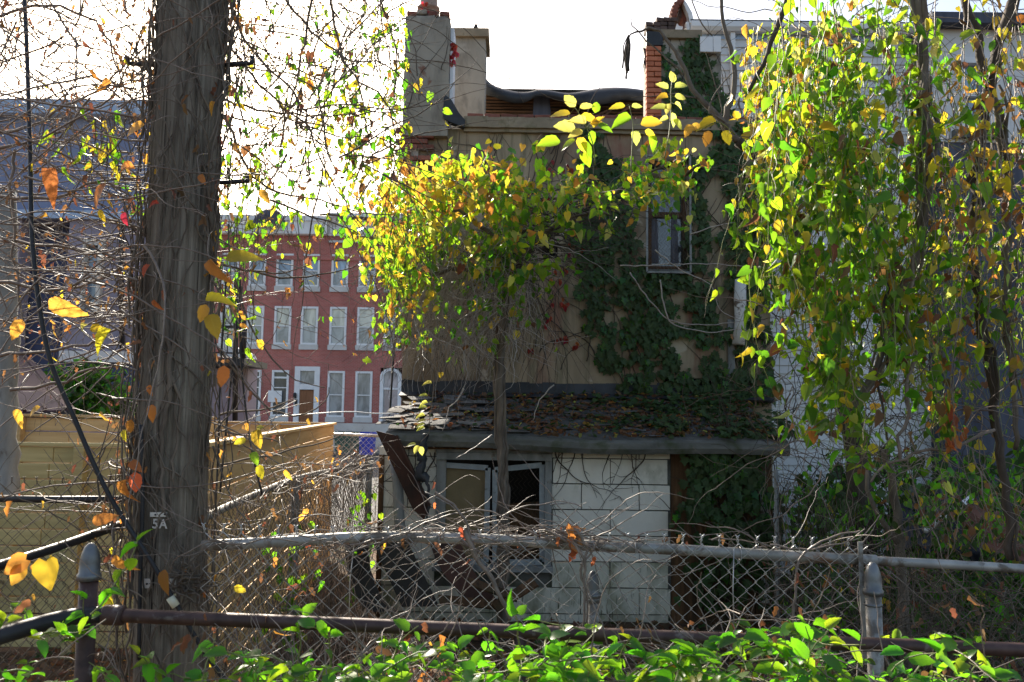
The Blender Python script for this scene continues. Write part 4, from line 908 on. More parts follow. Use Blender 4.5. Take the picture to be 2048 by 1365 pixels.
# left chain-link fence: lower rail rises to the pole, upper rail level behind it
lf = thing('chain_link_fence', 'dark chain-link fence left of the pole with a black sloping rail', 'fence', (-2.2, 3.4, -.02), 'chain-link fences')
la, lb = P(-60, 1150, 2.8), P(262, 1042, 3.75)
MB().tube(resample([la, P(120, 1093, 3.25), lb], .1), .019, sides=10).build('sloping_rail', M['black_metal'], lf)
l2a, l2b = P(-80, 996, 4.6), P(300, 999, 4.6)
lg = thing('chain_link_fence', 'far left chain-link fence with a level dark rail before the greenish boards', 'fence', (-2.5, 4.6, -.2), 'chain-link fences')
MB().tube([l2a, l2a.lerp(l2b, .5) + Vector((0, 0, -.006)), l2b], .02, sides=10).build('top_rail', M['black_metal'], lg)
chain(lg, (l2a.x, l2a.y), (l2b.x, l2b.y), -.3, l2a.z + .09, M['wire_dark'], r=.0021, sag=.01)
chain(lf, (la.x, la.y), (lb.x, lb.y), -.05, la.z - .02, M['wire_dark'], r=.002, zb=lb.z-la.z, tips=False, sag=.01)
# distant chain-link fence beside the far end of the boards
ff = thing('chain_link_fence', 'far silver chain-link fence between the pine boards and the shed roof', 'fence', (-2.6, 13, -.4), 'chain-link fences')
q0, q1 = P(655, 868, 13), P(800, 874, 13)
MB().tube([q0, q1], .025, sides=8).build('top_rail', M['wire'], ff)
chain(ff, (q0.x, 13), (q1.x, 13), -.4, q0.z, M['wire'], p=.045, r=.0035, tips=False)
# wire fence panel on the right beside the shed
rfp = thing('chain_link_fence', 'dim chain-link fence panel with thin grey post right of the brown planks', 'fence', (P(1600, 1000, 7).x, 7, -.4), 'chain-link fences')
q0, q1 = P(1552, 960, 7.4), P(1900, 1100, 4.6)
MB().tube([(q0.x, q0.y, -.4), (q0.x, q0.y, P(1552, 940, 7.4).z)], .022, sides=8).build('post', M['grey_wood'], rfp)
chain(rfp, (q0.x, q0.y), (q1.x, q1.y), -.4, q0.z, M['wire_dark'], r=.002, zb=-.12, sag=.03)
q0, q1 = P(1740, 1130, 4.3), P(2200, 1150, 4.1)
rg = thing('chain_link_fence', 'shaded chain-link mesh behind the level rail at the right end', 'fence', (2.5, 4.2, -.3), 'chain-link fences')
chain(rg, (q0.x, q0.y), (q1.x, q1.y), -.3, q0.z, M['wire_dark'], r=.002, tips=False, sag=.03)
# nearest fence: brown pipe rails and domed post
YG = 2.7
nf = thing('pipe_fence', 'brown rusted pipe rail fence nearest the camera with a domed steel post', 'fence', (P(172, 1300, YG).x, YG, 0))
MB().tube(resample(pix([(215, 1230), (400, 1238), (560, 1244), (800, 1254), (1000, 1262), (1250, 1272), (1450, 1279), (1700, 1288), (2150, 1304)], YG), .1), .0225, sides=16).build('long_rail', M['rust_pipe'], nf)
MB().tube(resample([P(-120, 1300, 2.45), P(-20, 1278, 2.5), P(90, 1246, 2.62), P(160, 1232, 2.68), P(212, 1230, YG)], .05), .027, sides=16).build('bent_rail', M['black_metal'], nf)
MB().lathe((0, 0, 0), [(.0, 0), (.03, .0), (.033, .006), (.033, .06), (.03, .066), (.0, .066)], 14).build('rail_cup', M['rust_pipe'], nf)
cup = [o for o in col.objects if o.name.startswith('rail_cup')][0]; cup.rotation_euler = (0, R(91), 0); cup.location = P(208, 1230, YG) - off(nf)
for v_ in cup.data.vertices: v_.co += off(nf)
q = P(172, 1180, YG+.03); dome_post(nf, q.x, YG+.045, -.02, P(172, 1140, YG+.04).z, .03, M['rust_pipe'], M['cap_metal'], 20)
MB().tube([P(1040, 1262, YG), (P(1040, 1262, YG).x, YG, 0)], .022, sides=12).build('under_post', M['rust_pipe'], nf)

# ================================================================== UTILITY POLE
YPO = 3.62
pole = thing('utility_pole', 'weathered leaning wooden utility pole wrapped in dead vines, marked 5A', 'pole', (P(340, 1365, YPO).x, YPO, -.05))
cl = [(342, 1500, .152), (342, 1250, .152), (344, 1000, .15), (352, 760, .148), (362, 520, .148), (372, 280, .15), (384, 60, .154), (390, -120, .156), (402, -500, .155), (418, -1100, .15)]
m = MB(); ring_ = 90; v = []; pts = resample([P(a, b_, YPO) for a, b_, c in cl], .12); zz_ = [P(a, b_, YPO).z for a, b_, c in cl]; rr_ = [c for a, b_, c in cl]
groove = [rnd.choice((1.0, 1.004, .992, .975, 1.0, .997)) for _ in range(ring_)]
for p in pts:
    r = np.interp(p[2], zz_, rr_)
    for k in range(ring_):
        a = 2*math.pi*k/ring_; rr = r * groove[k] * (1 + rnd.uniform(-.002, .002)); v.append((p[0]+rr*math.cos(a), p[1]+rr*math.sin(a), p[2]))
n = len(pts); m.add(v, [(i*ring_+k, i*ring_+(k+1) % ring_, (i+1)*ring_+(k+1) % ring_, (i+1)*ring_+k) for i in range(n-1) for k in range(ring_)] + [tuple((n-1)*ring_+k for k in range(ring_))], 0, True)
m.build('shaft', M['pole'], pole)
POLZ = [float(q[2]) for q in pts]; POLX = [float(q[0]) for q in pts]
if POLZ[0] > POLZ[-1]: POLZ, POLX = POLZ[::-1], POLX[::-1]
YFp = YPO - .153
def pole_y(px, py, extra=.004):
    extra += .006
    """depth of the pole's front face at a pixel"""
    for Y in np.arange(YPO-.17, YPO+.02, .004):
        q = P(px, py, Y); c = np.interp(q.z, POLZ, POLX); r = .15
        if (q.x-c)**2 + (Y-YPO)**2 <= r*r: return Y - extra
    return YPO - .05
for px, py, l_, s_ in ((446, 130, 52, 1), (318, 131, -58, -1), (430, 366, 60, 1)):
    a = P(px, py, YPO); b_ = P(px+l_, py-3, YPO); m = MB(); m.tube([a, b_], .011, sides=8); m.tube([b_, b_ + Vector((.012*s_, 0, .0)), b_ + Vector((.014*s_, 0, .035))], .011, sides=8)
    m.build('climbing_step', M['black_metal'], pole)
def plate(pxs, py0, py1, name, mat, holes=()):
    m = MB(); n = len(pxs)
    for a, b_ in zip(pxs, pxs[1:]):
        q = [P(a, py0, pole_y(a, py0, .014)), P(b_, py0, pole_y(b_, py0, .014)), P(b_, py1, pole_y(b_, py1, .014)), P(a, py1, pole_y(a, py1, .014))]; m.prism(q, (0, .003, 0))
    o = m.build(name, M[mat], pole)
    for hx_, hy_ in holes: q = P(hx_, hy_, pole_y(hx_, hy_, .017)); MB().lathe((0, 0, 0), [(.0, 0), (.004, 0), (.004, .004), (0, .004)], 8).build('nail', M['black_metal'], o); k = o.children[-1]; k.rotation_euler = (R(90), 0, 0); k.location = q - off(o); [setattr(vv, 'co', vv.co + off(o)) for vv in k.data.vertices]
plate([300, 310, 322, 334], 1025, 1034, 'blank_tag', 'tag', [(311, 1030), (330, 1029)])
plate([282, 292, 303], 1158, 1177, 'lower_tag', 'tag', [(294, 1168)]); plate([318, 330, 342, 352], 1158, 1170, 'lower_tag', 'tag')
plate([334, 344, 352], 1180, 1192, 'white_plug', 'guard')
# the two characters 5 and A as small cut plates
def strokes(ss, name):
    m = MB()
    for a, b_ in ss:
        pa, pb = P(*a, pole_y(*a, .006)), P(*b_, pole_y(*b_, .006)); m.bar(pa, pb, .008, .003, (0, 1, 0)) if False else m.bar(pa, pb, .0035, .0085, (1, 0, 0) if abs(a[0]-b_[0]) < abs(a[1]-b_[1]) else (0, 0, 1))
    return m.build(name, M['tag'], pole)
def glyph(ch, px, py, h):
    cu = bpy.data.curves.new('g', 'FONT'); cu.body = ch; cu.size = 1; cu.extrude = .03; cu.offset = .02; cu.align_x = 'CENTER'
    t_ = bpy.data.objects.new('g', cu); col.objects.link(t_); bpy.context.view_layer.update()
    me = bpy.data.meshes.new_from_object(t_.evaluated_get(bpy.context.evaluated_depsgraph_get())); bpy.data.objects.remove(t_)
    me.materials.clear(); me.materials.append(M['tag']); o = bpy.data.objects.new('character_plate', me); col.objects.link(o); o.parent = pole
    q = P(px, py, pole_y(px, py - h/2, .012)); o.location = q - off(pole); s_ = h / F * YPO / .72; o.scale = (s_*1.05, s_, s_*.2); o.rotation_euler = (R(90), 0, R(-12 if px < 330 else -8))
glyph('5', 310, 1057, 18); glyph('A', 326, 1057, 17)
gy = thing('guy_cable', 'thick black cable slanting down in front of the utility pole', 'cable', tuple(P(60, 400, 3.2)))
MB().tube(resample([P(40, -160, 3.9), P(52, 60, 3.7), P(60, 300, 3.5), P(66, 500, 3.4), P(95, 700, 3.35), P(150, 840, 3.35), P(215, 985, 3.35), P(300, 1120, 3.35), P(352, 1208, 3.37), P(400, 1290, 3.38), P(470, 1390, 3.4)], .05), .0098, sides=10).build('cable', M['cable'], gy)
MB().tube([P(340, 1195, 3.355), P(352, 1213, 3.36)], .017, sides=10).build('splice_sleeve', M['guard'], gy)
m = MB(); m.tube(resample(pix([(282, 850), (285, 1000), (280, 1160), (278, 1320)], 3.44), .1), .009, sides=8); m.build('ground_wire', M['cable'], label='thin black wire running straight down the pole left side', cat='wire')
for i, (pp, lab) in enumerate((([(452, 560), (440, 760), (438, 860), (432, 1000)], 'black cable hanging nearest the pole right edge'), ([(474, 640), (462, 760), (450, 880), (440, 985)], 'black cable crossing behind the first one right of the pole'), ([(480, 560), (482, 720), (500, 880), (524, 990)], 'black cable slanting right across the side fence'), ([(785, 828), (740, 827), (690, 824), (560, 833)], 'white cord stretched level toward the shed roof corner'))):
    m = MB(); m.tube(resample(pix(pp, 4.2 if i < 3 else 8.6), .08), .0055 if i < 3 else .006, sides=6); m.build('cable', M['cable'] if i < 3 else M['pvc'], label=lab, cat='cable')

# ================================================================== PLANTS
def plant(name, label, cat, base, group=None): return thing(name, label, cat, tuple(base), group)
def stems(parent, runs, mat, name='stem', sides=4, kind='stuff'):
    """runs: list of (points, r0, r1)"""
    m = MB()
    for p, a, b in runs: m.tube(p, a, b, sides=sides, cap=False)
    if m.n: return m.build(name, M[mat], parent, kind=kind, recalc=False)
def curtain(name, label, px, py, Y, n, L, size, wts, sp=.035, drift=(0, 0), single=150, stem='stem_green', wob=.1, prob=.9, T=HEART, group='hanging vines on the right', bare=.0, spread=.03):
    """strands that hang from a px/py band and carry leaves pointing down"""
    t = plant(name, label, 'vine', P((px[0]+px[1])/2, py[0], (Y[0]+Y[1])/2), group); L_ = (Leaves(T), Leaves(CURL), Leaves(SMALL)); runs = []
    for i in range(n):
        p = P(rnd.uniform(*px), rnd.uniform(*py), rnd.uniform(*Y)); ln = rnd.uniform(*L)
        s = wander(p, (drift[0]+rnd.gauss(0, .15), drift[1]+rnd.gauss(0, .15), -1), ln, .045, wob, .06); runs.append((s, .0032, .0012))
        if rnd.random() >= bare: leaf_along(L_, s, sp, size, wts, spread=spread, prob=prob)
        if rnd.random() < .5:
            k = rnd.randrange(len(s)//2, len(s)); runs.append((wander(s[k-1], rv()+np.array([0, 0, -.5]), .3, .04, .25, .08), .0018, .0009))
    stems(t, runs, stem, sides=3); L_[0].build(t, int(single*.75), curl=(0, .7), fold=(0, 1.0)); L_[2].build(t, int(single*.15), name='small_leaf'); L_[1].build(t, int(single*.25), name='curled_leaf', curl=(.2, 1.0), fold=(.3, 1.2)); return t, L_

GY = {'lime': 5.5, 'green': 5, 'yellow': 1.3, 'pale': .5, 'orange': .25, 'brown': .8}
YO = {'yellow': 3, 'orange': 1.6, 'lime': 2.2, 'green': 1.2, 'brown': 1.2}
# --- right-hand curtain, five vines
curtain('hanging_vine', 'lime green hanging strands in front of the right end of the stucco wall', (1478, 1580), (60, 420), (3.9, 4.6), 16, (.35, .9), .068, {'lime': 4, 'green': 3, 'yellow': .6}, sp=.07, single=120)
curtain('hanging_vine', 'dense green vine hanging over the white siding, left of the two thick dark stems', (1530, 1700), (-60, 420), (3.7, 4.9), 74, (.7, 1.6), .066, GY, sp=.05, single=220)
curtain('hanging_vine', 'widest heap of bright yellow green leaves hanging beside the forked dark stem', (1660, 1850), (-60, 470), (3.6, 5.0), 78, (.7, 1.6), .066, GY, sp=.052, single=240)
curtain('hanging_vine', 'thin yellow and orange vine trailing before the slate blue wall', (1850, 2100), (-60, 420), (3.6, 4.8), 62, (.5, 1.5), .06, YO, sp=.08, single=140, stem='twig')
curtain('hanging_vine', 'lowest lime strands hanging above the shaded yard right of the shed', (1590, 1830), (520, 640), (3.9, 4.7), 44, (.5, 1.0), .066, GY, sp=.055, single=140)
curtain('hanging_vine', 'sparse olive and lime vine lowest before the slate blue wall', (1830, 2090), (400, 640), (4.0, 5.0), 58, (.4, 1.0), .055, {'green': 3, 'lime': 2, 'yellow': 1.6, 'orange': .8, 'brown': .6}, sp=.08, single=100)
curtain('hanging_vine', 'fine yellow orange creeper tumbling over the gutter end of the white house', (1490, 1640), (40, 240), (4.6, 5.4), 60, (.3, .8), .062, {'yellow': 5, 'orange': 2.2, 'lime': 1}, sp=.045, single=80, T=SMALL)
# woody stems and dead twigs of that thicket
def liana(label, pts, Y, r0, r1, mat='bark', wob=.012, side=7, n2=0):
    t = plant('woody_vine', label, 'vine', P(*pts[-1][:2], Y), 'thick woody vines')
    c = resample(pix(pts, Y) if len(pts[0]) == 2 else pix(pts), .07, wob)
    MB().tube(c, r0, r1, sides=side, jitter=.06).build('stem', M[mat], t)
    for k in range(n2):
        a = c + np.array([math.sin(k*2.1)*.03, -.02, 0]); a = a + np.stack([.022*np.sin(np.arange(len(a))*.5+k*2), .02*np.cos(np.arange(len(a))*.5+k*2), 0*a[:, 0]], 1)
        MB().tube(a, r0*.4, r1*.4, sides=6, jitter=.08).build('side_stem', M[mat], t)
    return t, c
liana('thick dark braided stem hanging in the middle of the yellow green curtain', [(1838, -80), (1846, 60), (1852, 200), (1850, 330), (1838, 460), (1812, 560), (1772, 690), (1728, 780), (1660, 850), (1640, 870)], 4.1, .034, .012, n2=4)
liana('dark forked stem slanting down in front of the blue window', [(2040, -60), (2010, 60), (1978, 170), (1960, 260), (1954, 360), (1948, 470), (1958, 600), (1980, 760), (2004, 940), (2022, 1120)], 4.3, .03, .02, 'bark_dark', n2=1)
liana('left arm of the fork above the blue window', [(1920, -60), (1940, 30), (1958, 110), (1975, 175)], 4.3, .022, .022, 'bark_dark')
liana('twisted brown stem rightmost beside the fork', [(1975, 175), (2000, 260), (2016, 400), (2012, 560), (2026, 760), (2030, 900)], 4.35, .02, .012, 'bark', n2=2)
liana('grey stem hanging straight below the braided one to its broken end', [(1830, 480), (1822, 600), (1818, 760), (1806, 880), (1800, 920)], 4.0, .011, .009, 'twig')
liana('slender straight stem beside the grey broken one', [(1770, 560), (1764, 700), (1768, 800), (1774, 880)], 4.0, .009, .006, 'bark_dark')
liana('long thin branch crossing diagonally at the top of the green curtain', [(1592, -60), (1560, 40), (1524, 130), (1488, 205)], 4.4, .019, .011, 'bark_dark', wob=.004)
liana('pale twig reaching left at the bottom of the green curtain', [(1990, 860), (1900, 895), (1830, 905), (1780, 930), (1742, 965)], 4.0, .008, .006, 'twig')
t = plant('twig_thicket', 'tangle of thin brown twigs threaded through the right hand vines', 'twigs', P(1800, 600, 4.5)); runs = []
for i in range(520):
    p = P(rnd.uniform(1530, 2080), rnd.uniform(-20, 980), rnd.uniform(3.9, 5.3)); d = rv() + np.array([0, 0, -.7 if rnd.random() < .6 else .6]); runs.append((wander(p, d, rnd.uniform(.3, 1.0), .05, .2, .03), rnd.uniform(.0018, .0045), .001))
stems(t, runs, 'twig', sides=3)
t = plant('twig_thicket', 'dark fine bare twigs against the lower white siding beside the ivy', 'twigs', P(1600, 700, 8)); runs = []
for i in range(420):
    p = P(rnd.uniform(1530, 1880), rnd.uniform(330, 1060), rnd.uniform(7.2, 9.4)); runs.append((wander(p, rv()+np.array([0, 0, -.5]), rnd.uniform(.4, 1.1), .07, .22, .03), rnd.uniform(.003, .008), .002))
stems(t, runs, 'bark_dark', sides=3)
# orange dead bunch
t = plant('dead_leaf_bunch', 'shrivelled rust orange leaf bunch hanging from a twig above the orange board', 'leaves', P(1905, 800, 3.9)); L_ = Leaves(CURL)
for i in range(26):
    p = P(1903+rnd.gauss(0, 9), 790+rnd.random()**.8*90, 3.9+rnd.gauss(0, .03)); L_.add(p, np.array([0, 0, -1])+rv(.3), rv(), .075, 'rust')
L_.build(t, 26); stems(t, [(resample(pix([(1912, 700), (1906, 760), (1904, 860)], 3.9), .05), .004, .002)], 'twig')

# --- catalpa-like tree behind, with its pods
tr = plant('bare_tree', 'bare small tree with smooth brown limbs rising over the stucco parapet', 'tree', (P(1735, 1100, 7.2).x, 7.2, -.4))
def limb(pts, Y, r0, r1, name='limb', wob=.008): return MB().tube(resample(pix(pts, Y), .08, wob), r0, r1, sides=8, jitter=.04).build(name, M['bark'], tr)
MB().tube(resample([(P(1735, 1100, 7.2).x, 7.2, -.42), P(1722, 1000, 7.2), P(1712, 900, 7.2), P(1690, 780, 7.2), P(1650, 640, 7.2), P(1600, 470, 7.2), P(1545, 340, 7.2), P(1475, 282, 7.2)], .1), .13, .05, sides=12, jitter=.04).build('trunk', M['bark_dark'], tr)
limb([(1475, 282), (1452, 262), (1450, 245), (1458, 215), (1467, 180), (1465, 130), (1458, 80), (1443, 20), (1440, -40)], 7.1, .034, .014)
limb([(1475, 282), (1440, 240), (1398, 195), (1376, 160), (1360, 120), (1342, 90), (1318, 66), (1296, 58), (1270, 62), (1256, 80)], 7.0, .034, .006)
limb([(1366, 150), (1330, 110), (1290, 80), (1268, 52), (1263, 38)], 7.0, .01, .004)
limb([(1450, 245), (1420, 222), (1428, 190), (1450, 160), (1470, 142)], 6.9, .01, .004)
limb([(1440, 240), (1436, 190), (1416, 120), (1411, 105)], 7.0, .006, .003)
limb([(1392, 196), (1350, 190), (1300, 192), (1262, 196)], 7.0, .008, .003)
limb([(1425, 72), (1405, 50), (1390, 20), (1385, -20)], 7.0, .006, .006)
limb([(1480, 235), (1478, 210), (1482, 190), (1480, 160)], 7.0, .01, .006)
for i in range(11):
    px = 1249 + rnd.uniform(-5, 16); py = 76 + rnd.uniform(0, 12); l_ = rnd.uniform(45, 72); MB().tube(resample(pix([(1257, 70), (px, py+8), (px+rnd.uniform(-3, 3), py+l_*.5), (px+rnd.uniform(-7, 3), py+l_)], 7.0 + rnd.uniform(-.05, .05)), .04), np.interp(np.linspace(0, 1, 999), [0, 1], [.004, .009])[:1].repeat(1) if False else .004, .009, sides=5).build('seed_pod', M['bark_dark'], tr)
# --- big pale leaf sprays in front of the parapet
def spray(label, stem_pts, Y, leaves, size, wts, T=OVAL):
    t = plant('leafy_shoot', label, 'plant', P(*stem_pts[0], Y), 'pale leafy shoots'); L_ = Leaves(T)
    c = resample(pix(stem_pts, Y), .04); MB().tube(c, .0045, .002, sides=5).build('stem', M['stem_green'], t)
    for (px, py, ang, s) in leaves:
        p = P(px, py, Y+rnd.uniform(-.05, .05)); q = c[np.argmin(np.linalg.norm(c-np.array(p), axis=1))]
        d = np.array([math.cos(R(ang)), rnd.uniform(-.3, .3), math.sin(R(ang))]); MB().tube([q, p], .0015, sides=3).build('petiole', M['stem_green'], t)
        L_.add(p, d, np.array([rnd.uniform(-.35, .35), -1, .45+rnd.uniform(-.3, .3)]), size*s, pick(wts))
    L_.build(t, 60)
PL = {'pale': 4, 'yellow': 1.5, 'lime': 1.2}
spray('upright pale yellow shoot of paired leaves before the orange brick end', [(1328, 320), (1338, 270), (1342, 220), (1342, 180), (1346, 150)], 5.0,
      [(1347, 165, 100, .8), (1336, 178, 150, .9), (1350, 176, 20, 1), (1336, 196, 170, .9), (1350, 194, 10, .9), (1340, 208, 250, .7), (1334, 218, 170, 1.1), (1348, 208, -20, .6), (1344, 226, -70, .9), (1336, 236, 200, .6), (1346, 240, -40, .9)], .1, PL)
spray('low pale yellow cluster of big leaves hanging over the parapet moulding', [(1190, 330), (1188, 300), (1180, 270), (1165, 240), (1150, 215)], 4.8,
      [(1150, 214, 130, 1), (1160, 216, 20, .9), (1140, 228, 170, 1.2), (1162, 232, -10, 1), (1172, 246, 170, 1), (1180, 248, 10, .9), (1150, 258, 175, 1.3), (1165, 262, 200, .9), (1120, 284, 190, 1.4), (1150, 280, 200, 1.0), (1156, 276, -60, 1), (1164, 282, -50, 1.1), (1188, 256, 60, .9), (1196, 250, -10, 1), (1190, 226, 80, .8), (1184, 262, -90, .8)], .105, PL)
spray('dull yellow green leaves beside the white torn edge under the brick end', [(1262, 340), (1264, 300), (1266, 250), (1258, 210)], 4.9,
      [(1250, 212, 180, 1), (1264, 214, 20, .8), (1262, 236, 200, 1.3), (1282, 250, 10, 1.4), (1268, 262, -80, 1), (1290, 262, -20, 1.0), (1300, 272, -70, 1)], .1, {'lime': 2, 'pale': 1, 'yellow': 1})
spray('drooping yellow leaf pair hanging under the bare limb over the moulding', [(1470, 270), (1440, 245), (1420, 250), (1400, 262)], 4.9,
      [(1432, 244, 190, 1.3), (1400, 250, 200, .9), (1384, 250, 240, .9), (1448, 262, -70, 1), (1418, 262, -100, 1)], .1, {'yellow': 2, 'orange': 1.5})
t = plant('leafy_shoot', 'thin hanging shoot of small yellow leaves over the lit shed roof corner', 'plant', P(858, 860, 7.6), 'pale leafy shoots')
c = resample(pix([(868, 760), (866, 790), (862, 820), (858, 850), (858, 866), (840, 885)], 7.6), .04); MB().tube(c, .005, .003, sides=5).build('stem', M['twig'], t); L_ = Leaves(OVAL)
for px, py, a in ((864, 768, 170), (856, 792, 180), (856, 806, 190), (854, 815, 185), (850, 832, 180), (852, 840, 185), (850, 848, 190), (850, 856, 200), (832, 888, 180), (838, 892, 240), (840, 894, 290)): L_.add(P(px, py, 7.6), (math.cos(R(a)), -.4, math.sin(R(a))), (0, -.6, 1), .09, 'pale')
L_.build(t, 20)

# --- central overgrown bush on a trunk in front of the shed
YT = 7.9
cb = plant('vine_covered_tree', 'small tree smothered in yellow and green creeper before the stucco wall', 'tree', (P(1000, 1130, YT).x, YT, -.42))
c = resample([(P(1008, 1130, YT).x, YT, -.43)] + pix([(1006, 1080), (1005, 980), (1003, 880), (1000, 780), (1003, 690), (1008, 610), (1022, 540)], YT), .08, .008)
MB().tube(c, .048, .036, sides=12, jitter=.05).build('trunk', M['bark'], cb)
for k in range(4):
    a = np.arange(len(c))*.22 + k*1.3; e = c + np.stack([.05*np.cos(a), .05*np.sin(a), 0*a], 1); MB().tube(e, .018, .012, sides=6, jitter=.06).build('climbing_stem', M['bark'], cb)
brs = [[(1018, 560), (1060, 500), (1120, 450), (1180, 420), (1240, 380), (1300, 345), (1330, 330)], [(1015, 560), (1000, 500), (960, 450), (900, 420), (850, 400)], [(1015, 570), (950, 520), (880, 480), (800, 450), (720, 440), (640, 430)],
       [(1020, 550), (1080, 470), (1160, 430), (1220, 430)], [(1010, 560), (960, 540), (900, 540), (840, 560), (815, 600)], [(1020, 540), (1040, 470), (1060, 420), (1090, 390)], [(1300, 350), (1360, 350), (1400, 330)]]
bc = []
for b_ in brs:
    Y2 = YT + rnd.uniform(-1.0, .6); k = len(b_); pp = [P(x_, y_, YT + (Y2-YT)*i/(k-1)) for i, (x_, y_) in enumerate(b_)]; e = resample(pp, .1, .012); bc.append(e)
    MB().tube(e, .035, .01, sides=7, jitter=.05).build('branch', M['bark'], cb)
runs = []; L_ = Leaves(HEART)
def dome_y(px): return float(np.interp(px, [560, 620, 700, 760, 830, 900, 960, 1010, 1060, 1120, 1180, 1240, 1300, 1340, 1420], [470, 400, 380, 370, 372, 335, 340, 335, 365, 365, 370, 372, 320, 318, 330]))
def dens(px): return float(np.interp(px, [560, 700, 800, 900, 1050, 1120, 1200, 1280, 1330, 1400], [.0, .3, 1, 1, 1, .6, .4, .3, .16, .12]))
n_ = 0
while n_ < 360:
    px = rnd.uniform(690, 1400)
    if rnd.random() > dens(px): continue
    thick = np.interp(px, [560, 760, 1050, 1150, 1300, 1400], [120, 190, 170, 90, 50, 60]); f = rnd.random()**1.5
    py = dome_y(px) + f * thick; Y = rnd.uniform(6.7, 8.7)
    if nz(px, py, 40, 11) < .44: continue
    n_ += 1
    yel = np.interp(px, [600, 850, 950, 1100, 1300], [.55, .75, .6, .25, .35]) * (1.15 - f)
    w_ = {'yellow': yel*4, 'orange': yel*1.8, 'lime': 3, 'green': 2.2*(1-yel)+.6, 'pale': .5}
    s = wander(P(px, py, Y), rv()*.9 + np.array([rnd.uniform(-.6, .6), 0, .25 if rnd.random() < .4 else -.5]), rnd.uniform(.25, .6), .05, .2, .08)
    runs.append((s, .004, .0015)); leaf_along(L_, s, .052, .082, w_, spread=.045, prob=.95)
for i in range(70):     # lower strands with scattered green leaves
    px = rnd.uniform(770, 1080); s = wander(P(px, rnd.uniform(480, 620), rnd.uniform(6.9, 8.4)), (rnd.gauss(0, .4), 0, -1), rnd.uniform(.4, 1.0), .05, .2, .05)
    runs.append((s, .004, .0015)); leaf_along(L_, s, .1, .075, {'lime': 2, 'green': 4, 'yellow': 1, 'brown': .5}, spread=.05, prob=.7)
for px, py in ((878, 336), (900, 332), (930, 332), (945, 338), (962, 346), (870, 356), (892, 356), (905, 358), (840, 352), (985, 344), (1000, 350), (855, 344), (915, 336)): L_.add(P(px, py, 7.2), (rnd.gauss(0, .3), 0, -1), (rnd.gauss(0, .3), -1, .3), .085, 'yellow')
stems(cb, runs, 'twig', sides=3); L_.build(cb, 300)
# grey twig haze under the crown
tw = plant('twig_mass', 'dense grey mass of dead drooping twigs under the yellow creeper left of the trunk', 'twigs', P(900, 600, 7.8)); runs = []
for i in range(1000):
    px = min(1060, 800 + abs(rnd.gauss(0, 110)) if rnd.random() < .5 else rnd.gauss(930, 70)); py = rnd.uniform(440, 660); a = rnd.random()
    s = wander(P(px, py, rnd.uniform(7.2, 9.2)), (rnd.gauss(-.3, .6), rnd.gauss(0, .4), -rnd.uniform(.2, 1)), rnd.uniform(.3, 1.1), .06, .2, .05); runs.append((s, rnd.uniform(.0028, .0055), .0018))
stems(tw, runs, 'twig_grey', sides=3)
tw2 = plant('twig_mass', 'dark arching bundle of bare stems between the trunk top and the barred window', 'twigs', P(1100, 470, 8)); runs = []
for i in range(230):
    x_ = rnd.uniform(1000, 1200); s = wander(P(x_, np.interp(x_, [1000, 1200], [520, 400]) + rnd.gauss(0, 35), rnd.uniform(7.3, 8.8)), (rnd.choice((-1, 1)), rnd.gauss(0, .3), rnd.uniform(-.3, .5)), rnd.uniform(.4, 1.2), .06, .13, .05); runs.append((s, rnd.uniform(.003, .007), .0015))
for i in range(130):
    x_ = rnd.uniform(830, 1130); s = wander(P(x_, rnd.uniform(520, 700), rnd.uniform(8.4, 9.6)), (rnd.gauss(0, .25), 0, -1), rnd.uniform(.5, 1.6), .07, .1, .02); runs.append((s, rnd.uniform(.002, .005), .0015))
stems(tw2, runs, 'bark_dark', sides=3)
t = plant('dangling_twig', 'long pale bent twigs hanging down over the shed roof', 'twigs', P(930, 780, 7.3)); m = MB()
for pts_ in ([(928, 778), (915, 800), (900, 815), (892, 840), (885, 862)], [(1108, 770), (1080, 800), (1070, 825), (1066, 842)], [(984, 870), (950, 895), (912, 917)], [(1100, 1010), (1140, 1006), (1160, 1012)], [(850, 985), (900, 1010), (930, 1040)], [(1320, 560), (1330, 620), (1350, 650), (1410, 665), (1470, 660), (1540, 668), (1570, 700)], [(1260, 545), (1290, 590), (1340, 640), (1420, 650), (1500, 640)], [(1240, 532), (1320, 530), (1380, 528), (1460, 530), (1530, 536)], [(1380, 470), (1420, 455), (1470, 445)], [(1310, 500), (1360, 540), (1420, 570), (1440, 620), (1480, 640)]):
    m.tube(resample(pix(pts_, 7.4), .05, .004), .007, .003, sides=4)
m.build('stem', M['twig_grey'], t, kind='stuff')

# --- upper left-centre vine between the pole and the chimney
wl = {'green': 3, 'lime': 2.4, 'yellow': 1.2, 'brown': 3, 'orange': .3}
curtain('hanging_vine', 'airy green and brown vine hanging beside the pole against the white sky', (450, 640), (-60, 380), (4.2, 6.0), 60, (.3, 1.1), .052, wl, sp=.13, single=120, stem='bark', group='hanging vines near the pole')
curtain('hanging_vine', 'fuller green and yellow vine hanging left of the tall chimney', (640, 812), (-60, 330), (4.6, 6.4), 74, (.4, 1.1), .055, {'green': 4, 'lime': 3, 'yellow': 2.4, 'brown': 1.2, 'orange': .8}, sp=.075, single=180, stem='bark', group='hanging vines near the pole')
curtain('hanging_vine', 'yellow leaved strands hanging in front of the brick row house right end', (755, 832), (330, 560), (5.4, 6.8), 50, (.3, .9), .058, {'green': 2, 'lime': 3, 'yellow': 3.5, 'orange': 1.6}, sp=.06, single=120, stem='bark', group='hanging vines near the pole')
